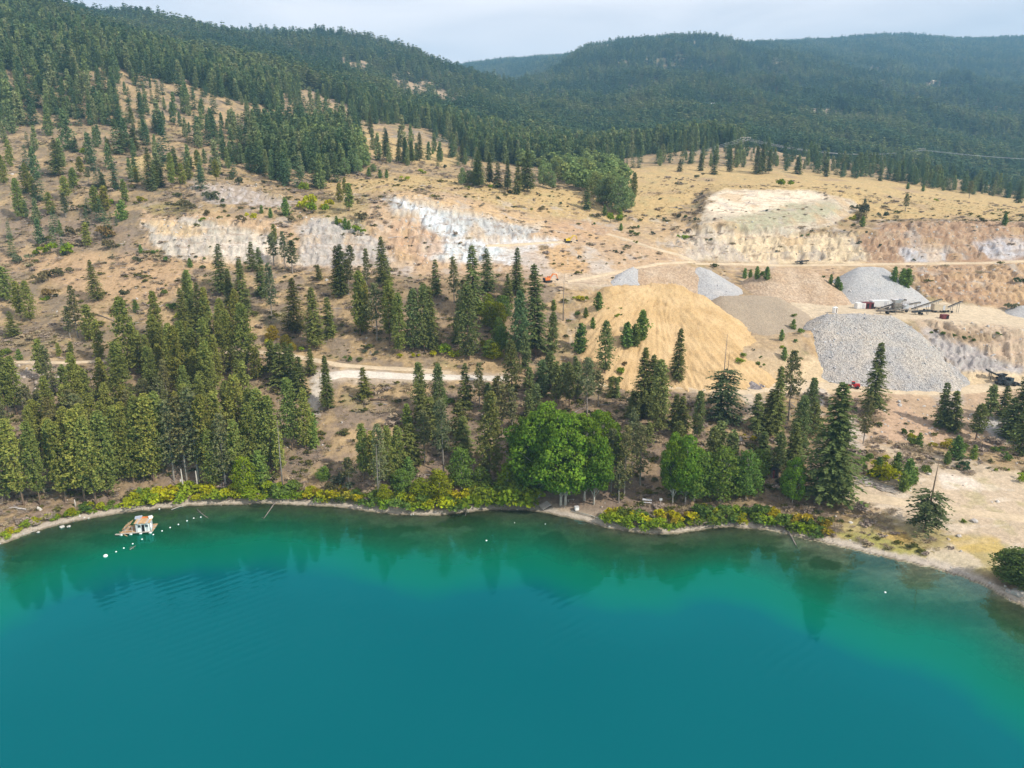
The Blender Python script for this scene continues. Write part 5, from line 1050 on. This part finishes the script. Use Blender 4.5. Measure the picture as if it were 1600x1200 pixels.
log_([(222, 474), (236, 481), (248, 487)], .2, .07, 'bleached fallen trunk on the brushy upper slope at the left', M_DEAD, 6)
log_([(150, 492), (172, 500), (192, 508)], .2, .07, 'long grey fallen trunk on the brushy slope at the left', M_DEAD, 6)
log_([(893, 800), (925, 808), (962, 822)], .14, .09, 'long bleached driftwood pole along the small beach', M_PALE)
log_([(1592, 930), (1600, 925), (1612, 918)], .25, .15, 'reddish log poking out under the right edge willow', M_BARK)
# bare poles at the shore
for px, py, hp, lab in ((287, 770, 38, 'short bleached bare pole in the shore thicket, left of two right of the raft'), (309, 766, 31, 'short bleached bare pole in the shore thicket, right of two near the raft'), (442, 764, 108, 'tall thin grey dead trunk on the shore slope right of the raft'), (249, 770, 9, 'little white stump at the top of the bank above the raft'), (118, 792, 12, 'white broken stump in the far left thicket'),
                        (840, 776, 42, 'pale bare pole at the left front of the cottonwood grove'), (592, 788, 95, 'grey dead trunk among pines on the shore left of the grove'), (1130, 600, 80, 'thin dead spire beside the fir with dead top')):
    r_ = base_and_height(px, py, hp); x, y, z, h = r_; e = empty('dead_tree', (x, y, z-.1), 0, lab, 'tree'); k = .6 if hp < 60 else 1
    if k == 1: add_obj('trunk', SNAG, e, scale=(h*.8, h*.8, h))
    else: m = MB(); m.tube([(0, 0, -.2), (.05, 0, h*.5), (0, .06, h)], [.24, .2, .1], 6); part(m, 'trunk', M_PALE, e, True)
# beach furniture
def ground_root(name, px, py, rz, lab, cat, group=None, dz=0):
    x, y, z = hitp(px, py); return empty(name, (x, y, z+dz), rz, lab, cat, group)
def picnic(px, py, rz, lab, s=1.25):
    e = ground_root('picnic_table', px, py, rz, lab, 'picnic table'); e.scale = (s, s, s)
    for i in range(4): box1('table_plank', M_GREYP, e, (0, -.33+i*.22, .76), (1.9, .2, .05))
    for sg in (-1, 1):
        box1('bench_seat', M_GREYP, e, (0, sg*.75, .46), (1.9, .28, .05))
        box1('leg', M_STEEL, e, (.7*sg, 0, .42), (.07, 1.6, .07)); box1('leg', M_STEEL, e, (.7*sg, .3, .4), (.07, .07, .8), 0, .45); box1('leg', M_STEEL, e, (.7*sg, -.3, .4), (.07, .07, .8), 0, -.45)
picnic(848, 746, .5, 'pale grey picnic table in the shade between the cottonwood trunks', 1.7)
picnic(1011, 786, -.2, 'picnic table among the trees just right of the small beach')
dk = ground_root('swim_platform', 852, 793, .5, 'tilted grey wooden swim platform pulled up on the small beach', 'platform', dz=.3); dk.rotation_euler = (.12, -.28, .5)
for i in range(7): box1('deck_plank', M_PLANK, dk, (-1.2+i*.4, 0, .4), (.37, 2.4, .08))
for sg in (-1, 1): m = MB(); m.cyl((-1.3, sg*.8, .15), (1.3, sg*.8, .15), .22, 8); part(m, 'float', M_DARK, dk, True)
bx_ = ground_root('storage_box', 901, 797, .3, 'small whitish box standing at the right end of the small beach', 'box'); box1('body', M_WHITE, bx_, (0, 0, .5), (1.0, .8, .9)); box1('lid', M_GREYP, bx_, (0, 0, .99), (1.1, .9, .09), 0, .05)
bn_ = ground_root('bench', 892, 783, .2, 'low wooden bench under the cottonwoods behind the small beach', 'bench'); box1('seat', M_PLANK, bn_, (0, 0, .48), (1.9, .4, .07)); box1('leg', M_PLANK, bn_, (-.7, 0, .22), (.12, .35, .46)); box1('leg', M_PLANK, bn_, (.7, 0, .22), (.12, .35, .46))
sg_ = ground_root('notice_post', 1032, 789, 0, 'thin white notice post among trees right of the beach', 'sign'); box1('post', M_PLANK, sg_, (0, 0, .8), (.12, .12, 1.7)); box1('board', M_WHITE, sg_, (0, -.1, 1.6), (.7, .06, .6))
oh = ground_root('outhouse', 1209, 745, .15, 'small dark outhouse with open front among shrubs right of the grove', 'outhouse'); oh.scale = (1.15,)*3
for nm_, c_, d_ in (('side_wall', (-.75, 0, 1.05), (.08, 1.4, 2.1)), ('side_wall', (.75, 0, 1.05), (.08, 1.4, 2.1)), ('back_wall', (0, .7, 1.05), (1.42, .08, 2.1)), ('front_wall', (-.5, -.72, 1.05), (.4, .06, 2.1))): box1(nm_, M_MAR if nm_ == 'front_wall' else M_STEEL, oh, c_, d_)
box1('roof', M_DARK, oh, (0, -.05, 2.2), (1.9, 1.9, .1), 0, .1); box1('floor_board', M_DARK, oh, (0, 0, .06), (1.4, 1.3, .1))
# quarry machines
def conveyor(px, py, length, elev, rz, lab, mat=M_STEEL, w_=.9, h0=1.0, group=None):
    e = ground_root('conveyor', px, py, rz, lab, 'conveyor', group, .1); ce, se = math.cos(elev), math.sin(elev); c = (0, 0, h0+length*se/2)
    for sg in (-1, 1):
        box1('side_rail', mat, e, (0, sg*w_/2, c[2]), (length, .12, .5), 0, 0, -elev)
    box1('belt', M_RUB, e, (0, 0, c[2]+.28), (length, w_*.9, .08), 0, 0, -elev)
    for k in (-.32, .05, .38):
        xx = k*length*ce; zt = c[2]+k*length*se
        for sg in (-1, 1): box1('leg', mat, e, (xx, sg*w_*.55, zt/2), (.14, .14, zt))
    m = MB(); m.cyl((length*ce/2, -w_/2, c[2]+length*se/2), (length*ce/2, w_/2, c[2]+length*se/2), .35, 10); part(m, 'head_drum', M_DARK, e, True)
    for sg in (-1, 1): m = MB(); m.cyl((0, sg*.8, .5), (0, sg*1.1, .5), .5, 12); part(m, 'wheel', M_RUB, e, True)
    return e
def hopper(px, py, rz, lab, mat, s=1.0, top=M_GREYP):
    e = ground_root('rock_crusher', px, py, rz, lab, 'crusher', 'crushing plant machines', .1); e.scale = (s,)*3
    box1('chassis', mat, e, (0, 0, 1.0), (7, 2.2, .5)); box1('crusher_body', mat, e, (-.6, 0, 2.2), (2.6, 2.0, 1.9)); box1('engine_box', top, e, (2.4, 0, 2.0), (2.0, 1.9, 1.4))
    m = MB(); b_ = [(-1, -.8), (1, -.8), (1, .8), (-1, .8)]; m.add([(x_*.7-.8, y_*.7, 3.1) for x_, y_ in b_]+[(x_*1.7-.8, y_*1.7, 4.5) for x_, y_ in b_], [(3,2,1,0), (0,1,5,4), (1,2,6,5), (2,3,7,6), (3,0,4,7)]); part(m, 'feed_hopper', top, e)
    for sx in (-2.6, -1.6, 2.6):
        for sg in (-1, 1): m = MB(); m.cyl((sx, sg*.9, .5), (sx, sg*1.25, .5), .5, 12); part(m, 'wheel', M_RUB, e, True)
    box1('walkway', mat, e, (0, -1.25, 2.3), (5, .5, .08)); 
    for k in range(5): box1('rail_post', M_YEL if False else mat, e, (-2.4+k*1.2, -1.48, 2.85), (.06, .06, 1.1))
    box1('hand_rail', mat, e, (0, -1.48, 3.4), (5, .06, .06)); return e
def container(px, py, d, rz, lab, mat, name='site_container', cat='container', wheels=False):
    e = ground_root(name, px, py, rz, lab, cat, None, .05); z0 = .9 if wheels else 0
    box1('body', mat, e, (0, 0, z0+d[2]/2), d); 
    for k in range(int(d[0]/.6)): box1('rib', mat, e, (-d[0]/2+.3+k*.6, -d[1]/2-.03, z0+d[2]/2), (.12, .06, d[2]*.92))
    box1('roof', mat, e, (0, 0, z0+d[2]+.05), (d[0]+.1, d[1]+.1, .1)); box1('door', M_DARK if mat in (M_MAR,) else M_GREYP, e, (d[0]*.25, -d[1]/2-.07, z0+d[2]*.45), (.9, .05, d[2]*.8))
    if wheels:
        for k in (-.35, .3, .42):
            for sg in (-1, 1): m = MB(); m.cyl((k*d[0], sg*d[1]*.35, .5), (k*d[0], sg*d[1]*.5, .5), .5, 12); part(m, 'wheel', M_RUB, e, True)
        box1('axle_beam', M_STEEL, e, (0, 0, .8), (d[0]*.9, d[1]*.4, .2))
    return e
container(1343, 482, (3.6, 2.4, 2.2), .05, 'small white cabin left of the maroon containers on the crusher platform', M_WHITE)
container(1351, 482, (2.4, 2.4, 2.5), .05, 'left maroon container beside the small white cabin', M_MAR); container(1358, 482, (2.4, 2.4, 2.5), .05, 'right maroon container touching the white screening trailer', M_MAR)
container(1373, 482, (7.5, 2.6, 2.4), .08, 'long white screening trailer between the maroon containers and the crusher', M_WHITE, 'screening_trailer', 'trailer', True)
hopper(1402, 488, .1, 'main grey rock crusher with pale hopper in the middle of the platform', M_STEEL, 1.15, M_GREYP)
conveyor(1392, 487, 12, .30, .15, 'conveyor rising to the right over the main crusher', group='conveyors at the crushing plant'); conveyor(1413, 486, 12, .20, .05, 'conveyor leading right from the main crusher, slightly raised', group='conveyors at the crushing plant')
conveyor(1386, 491, 8, .12, -.2, 'short low conveyor in front of the main crusher, leftmost of the plant', group='conveyors at the crushing plant')
conveyor(1446, 487, 13, .30, .1, 'long conveyor rising right to the beige machine', group='conveyors at the crushing plant'); container(1466, 488, (5.5, 2.4, 2.4), .05, 'beige screening machine at the right part of the crushing plant', M_BEI, 'screening_machine', 'machine', True)
conveyor(1438, 492, 7, .1, .0, 'low dark conveyor at the foot of the long rising conveyor', M_BLACK, group='conveyors at the crushing plant'); conveyor(1484, 489, 10, .34, .2, 'rightmost conveyor, tilted up beside the beige machine', group='conveyors at the crushing plant')
container(1475, 498, (2.6, 2.0, 1.6), .1, 'low maroon bin in front of the beige machine', M_MAR, 'steel_bin', 'bin')
conveyor(1252, 413, 6.5, .1, .05, 'short dark conveyor parked on the upper bench below the sand wall', M_BLACK)
tk_ = ground_root('water_tank', 1304, 489, 0, 'upright white tank standing alone left of the crushing plant', 'tank'); m = MB(); m.tube([(0, 0, 0), (0, 0, 2.2), (0, 0, 2.55)], [1.0, 1.0, .35], 16); part(m, 'tank_shell', M_FOAM, tk_); m = MB(); m.cyl((0, 0, 2.5), (0, 0, 2.75), .25, 10); part(m, 'lid', M_GREYP, tk_); box1('ladder', M_STEEL, tk_, (.3, -1.03, 1.1), (.4, .06, 2.2))
def excavator(px, py, rz, mat, lab, s=1.0, boom=True):
    e = ground_root('excavator', px, py, rz, lab, 'excavator', None, .05); e.scale = (s,)*3
    for sg in (-1, 1):
        m = MB(); m.box((0, sg*1.2, .5), (3.6, .6, .9)); m.cyl((-1.8, sg*1.2-.3, .5), (-1.8, sg*1.2+.3, .5), .45, 10); m.cyl((1.8, sg*1.2-.3, .5), (1.8, sg*1.2+.3, .5), .45, 10); part(m, 'track', M_RUB, e)
    m = MB(); m.cyl((0, 0, .9), (0, 0, 1.15), .8, 12); part(m, 'turntable', M_BLACK, e)
    box1('house', mat, e, (-.7, 0, 1.85), (3.2, 2.6, 1.4)); c_ = box1('cab', mat, e, (.95, .75, 2.2), (1.4, 1.0, 2.0)); box1('cab_window', M_GLASS, c_, (1.1, .75, 2.55), (1.2, 1.04, 1.0)); box1('counterweight', M_BLACK, e, (-2.4, 0, 1.8), (.5, 2.4, 1.2))
    if boom:
        m = MB(); m.tube([(.8, -.3, 1.8), (3.0, -.3, 4.4), (5.2, -.3, 4.2)], [.35, .4, .25], 6); part(m, 'boom', mat, e); m = MB(); m.tube([(5.2, -.3, 4.3), (6.3, -.3, 1.6)], [.28, .18], 6); part(m, 'stick', mat, e)
        m = MB(); m.box((6.1, -.3, 1.1), (1.0, 1.1, .9), 0, 0, .5); part(m, 'bucket', M_BLACK, e); m = MB(); m.cyl((1.6, -.3, 1.6), (3.2, -.3, 3.9), .1, 6); part(m, 'hydraulic_ram', M_STEEL, e)
excavator(888, 379, .35, M_YEL, 'yellow excavator working on the quarry rock face above the fir tips', .72)
excavator(856, 441, .5, M_ORA, 'orange excavator on the quarry floor left of the dead snag', .72)
def loader(px, py, rz, mat, lab, s=1.0, name='wheel_loader'):
    e = ground_root(name, px, py, rz, lab, 'loader', None, .05); e.scale = (s,)*3
    box1('rear_body', mat, e, (-1.3, 0, 1.6), (2.6, 2.0, 1.2)); c_ = box1('cab', mat, e, (.2, 0, 2.5), (1.3, 1.6, 1.5)); box1('cab_window', M_GLASS, c_, (.2, 0, 2.7), (1.36, 1.66, .8)); box1('front_frame', mat, e, (1.5, 0, 1.2), (1.4, 1.2, .8))
    for sx in (-1.6, 1.5):
        for sg in (-1, 1): m = MB(); m.cyl((sx, sg*.8, .75), (sx, sg*1.25, .75), .75, 12); part(m, 'wheel', M_RUB, e, True)
    for sg in (-1, 1): box1('lift_arm', mat, e, (2.3, sg*.5, 1.4), (2.2, .2, .3), 0, 0, .25)
    m = MB(); m.add([(3.0, -1.4, .2), (3.0, 1.4, .2), (4.1, 1.4, .25), (4.1, -1.4, .25), (3.0, -1.4, 1.3), (3.0, 1.4, 1.3)], [(0,1,2,3), (0,4,5,1), (0,3,4), (1,5,2)]); part(m, 'bucket', mat, e)
loader(1333, 607, 2.9, M_RED, 'red wheel loader on the dirt road under the big rock pile', .75)
loader(1577, 603, .2, M_BLACK, 'black wheel loader at the right end of the dirt road', .9)
conveyor(1559, 594, 9, -.42, -.25, 'black steel conveyor tilting down toward the black loader', M_BLACK, 1.4, 3.4); hopper(1566, 600, .3, 'black mobile crusher at the right end of the dirt road', M_BLACK, .8, M_BLACK)
# far houses
def house(px, py, s, lab, wall, roofm):
    p = hit(px, py, 600, 4000); e = empty('house', p, .2, lab, 'house'); e.scale = (s,)*3
    box1('wall', wall, e, (0, 0, 1.5), (9, 6, 5.0)); m = MB(); m.add([(-4.9, -3.5, 4), (4.9, -3.5, 4), (4.9, 3.5, 4), (-4.9, 3.5, 4), (-4.9, 0, 5.8), (4.9, 0, 5.8)], [(0,1,5,4), (2,3,4,5), (0,4,3), (1,2,5), (3,2,1,0)]); part(m, 'roof', roofm, e)
    for k in (-2.6, 0, 2.6): box1('window', M_GLASS, e, (k, -3.04, 2.3), (1.2, .08, 1.1))
house(1459, 131, 1.4, 'pale house in the upper of the clearings on the forested mountain at right', M_BEI, M_BEI); house(1112, 169, 1.5, 'small grey roofed building in the clearing low on the forested mountain', M_PLANK, M_GREYP); house(1322, 128, 1.2, 'tiny pale building on the forested mountain, left of the pale house', M_WHITE, M_GREYP)
# power line
PYL = {}
def pylon(px, py, hp, lab):
    p = hit(px, py, 300, 1500); x, y, z = p; _, ry, rz = ray(px, py-hp); h = H+rz/ry*y-z; e = empty('power_pole', (x, y, z), 0, lab, 'power pole', 'power poles')
    for sg in (-1, 1): m = MB(); m.tube([(sg*2.0, 0, -.5), (sg*2.0, 0, h)], [.28, .2], 6); part(m, 'pole', M_DEAD, e, True)
    box1('cross_arm', M_PALE, e, (0, 0, h-1), (10, .3, .4)); box1('cross_brace', M_DEAD, e, (0, .1, h-4), (5.2, .15, .2), 0, 0, .9)
    for k in (-4.7, 0, 4.7): m = MB(); m.cyl((k, 0, h-2.2), (k, 0, h-1.1), .12, 6); part(m, 'insulator', M_GREYP, e)
    return [Vector((x+k, y, z+h-2.2)) for k in (-4.7, 0, 4.7)]
A_ = pylon(392, 212, 20, 'wooden power pole above the aspens on the left hillside'); B_ = pylon(651, 226, 22, 'wooden power pole among firs behind the blue white rock face'); C_ = pylon(1163, 240, 27, 'two legged power pole on the knoll behind the golden field'); D_ = pylon(1436, 259, 28, 'two legged power pole at the right of the golden field')
E_ = [v+Vector((260, -60, -14)) for v in D_]; Z_ = [v+Vector((-160, -30, 22)) for v in A_]
def wires(a, b_, sag, lab):
    e = empty('power_line', a[1], 0, lab, 'power line', 'power line spans')
    for p, q_ in zip(a, b_):
        P = [np.array((p.lerp(q_, k)-Vector((0, 0, sag*4*k*(1-k))))-a[1]) for k in np.linspace(0, 1, 25)]; m = MB(); m.tube(P, [.07]*25, 4); part(m, 'wire', M_GREYP, e, True)
wires(A_, B_, 6, 'power line span between the two left poles'); wires(B_, C_, 22, 'longest power line span sagging across the valley in the middle'); wires(C_, D_, 9, 'power line span between the two poles behind the golden field'); wires(D_, E_, 6, 'power line span running out of the photo at the right')
# riprap and timber rubble by the lot
pile('stone_heap', 'strip of blue grey riprap stones between the dirt lane and the shore meadow', [(1325,786,177),(1360,797,174),(1400,809,171)], .5, .45, pile_mat('blue_grey_stones', (.20,.215,.25), (.36,.36,.38), 1.7, 1.0), res=.3, noise=.35, ext=6)
def rubble(name, lab, x0, y0, x1, y1, n, mats, ln, group=None):
    e = ground_root(name, (x0+x1)/2, (y0+y1)/2, 0, lab, 'rubble', group); o = e.location; rr = random.Random(n)
    for i in range(n):
        k = rr.random(); p = hitp(x0+(x1-x0)*k+rr.uniform(-5, 5), y0+(y1-y0)*k+rr.uniform(-4, 4)); l = rr.uniform(.5, 1)*ln
        box1('timber', mats[i % len(mats)], e, (p[0]-o.x, p[1]-o.y, p[2]-o.z+.25), (l, .25, .18), rr.uniform(-1, .4), rr.uniform(-.2, .2), rr.uniform(-.15, .15))
rubble('timber_rubble', 'heap of bleached timber and roots above the dirt lane', 1338, 752, 1398, 768, 46, [M_PALE, M_DEAD, M_PLANK], 3.2)
rubble('timber_rubble', 'scattered broken boards on the brown slope below the fir trees left of the lane', 1330, 745, 1362, 752, 14, [M_PALE, M_DEAD], 2.0)
def boulder(px, py, s, lab, col=(.42, .39, .36)):
    p = hitp(px, py); bm = bmesh.new(); bmesh.ops.create_icosphere(bm, subdivisions=2, radius=s); rr = random.Random(int(px*3))
    off = [rr.uniform(0, 9) for _ in range(3)]
    for v in bm.verts: v.co *= .8+.35*float(pnoise(np.array([v.co.x*1.3/s+off[0]]), np.array([v.co.y*1.3/s+v.co.z/s+off[1]]))[0])+rr.uniform(-.05, .05); v.co.z *= .65
    me = bpy.data.meshes.new('boulder'); bm.to_mesh(me); bm.free(); me.materials.append(M_BLD); tag(add_obj('boulder', me, None, (p[0], p[1], p[2]+s*.2)), lab, 'boulder', 'boulders by the water')
M_BLD = flat_mat('boulder_stone', (.40, .37, .34), .3, 1.2)
for px, py, s, lab in ((97, 824, .75, 'left of the two pale boulders at the water left of the raft'), (108, 823, .6, 'right of the two pale boulders at the water left of the raft'), (60, 832, .5, 'small boulder on the strand near the left edge'), (1590, 928, 1.6, 'large grey boulder under the right edge willow'), (1577, 925, 1.0, 'smaller grey boulder left of the large one under the willow'),
                       (1450, 741, .8, 'boulder by the tall bleached patch of the dirt lot'), (1522, 815, 1.0, 'boulder on the grassy rim of the dirt lot at right'), (1498, 838, .7, 'small rock on the brown ground right of the lone half dead fir'), (952, 823, .5, 'rock at the right end of the small beach')): boulder(px, py, s, lab)
HAZE = 1.7e-4
# ------------------------------------------------------------------ haze
hb = [(-4500, -300, -60), (4500, 4300, float(ZG.max())+40)]
(x0, y0, z0), (x1, y1, z1) = hb
v = [(x, y, z) for z in (z0, z1) for y in (y0, y1) for x in (x0, x1)]
f = [q[::-1] for q in [(0,1,3,2),(4,6,7,5),(0,4,5,1),(2,3,7,6),(0,2,6,4),(1,5,7,3)]]
mh = bpy.data.materials.new('haze_air'); mh.use_nodes = True; t = mh.node_tree; t.nodes.clear()
o_ = N(t, 'ShaderNodeOutputMaterial'); pv = N(t, 'ShaderNodeVolumePrincipled'); pv.inputs['Color'].default_value = (.32, .66, 1.0, 1); pv.inputs['Density'].default_value = HAZE; pv.inputs['Anisotropy'].default_value = .0
t.links.new(pv.outputs[0], o_.inputs['Volume'])
tag(add_obj('haze', make_mesh('haze', v, f, False, mh)), 'thin bluish summer haze over the valley', kind='stuff')
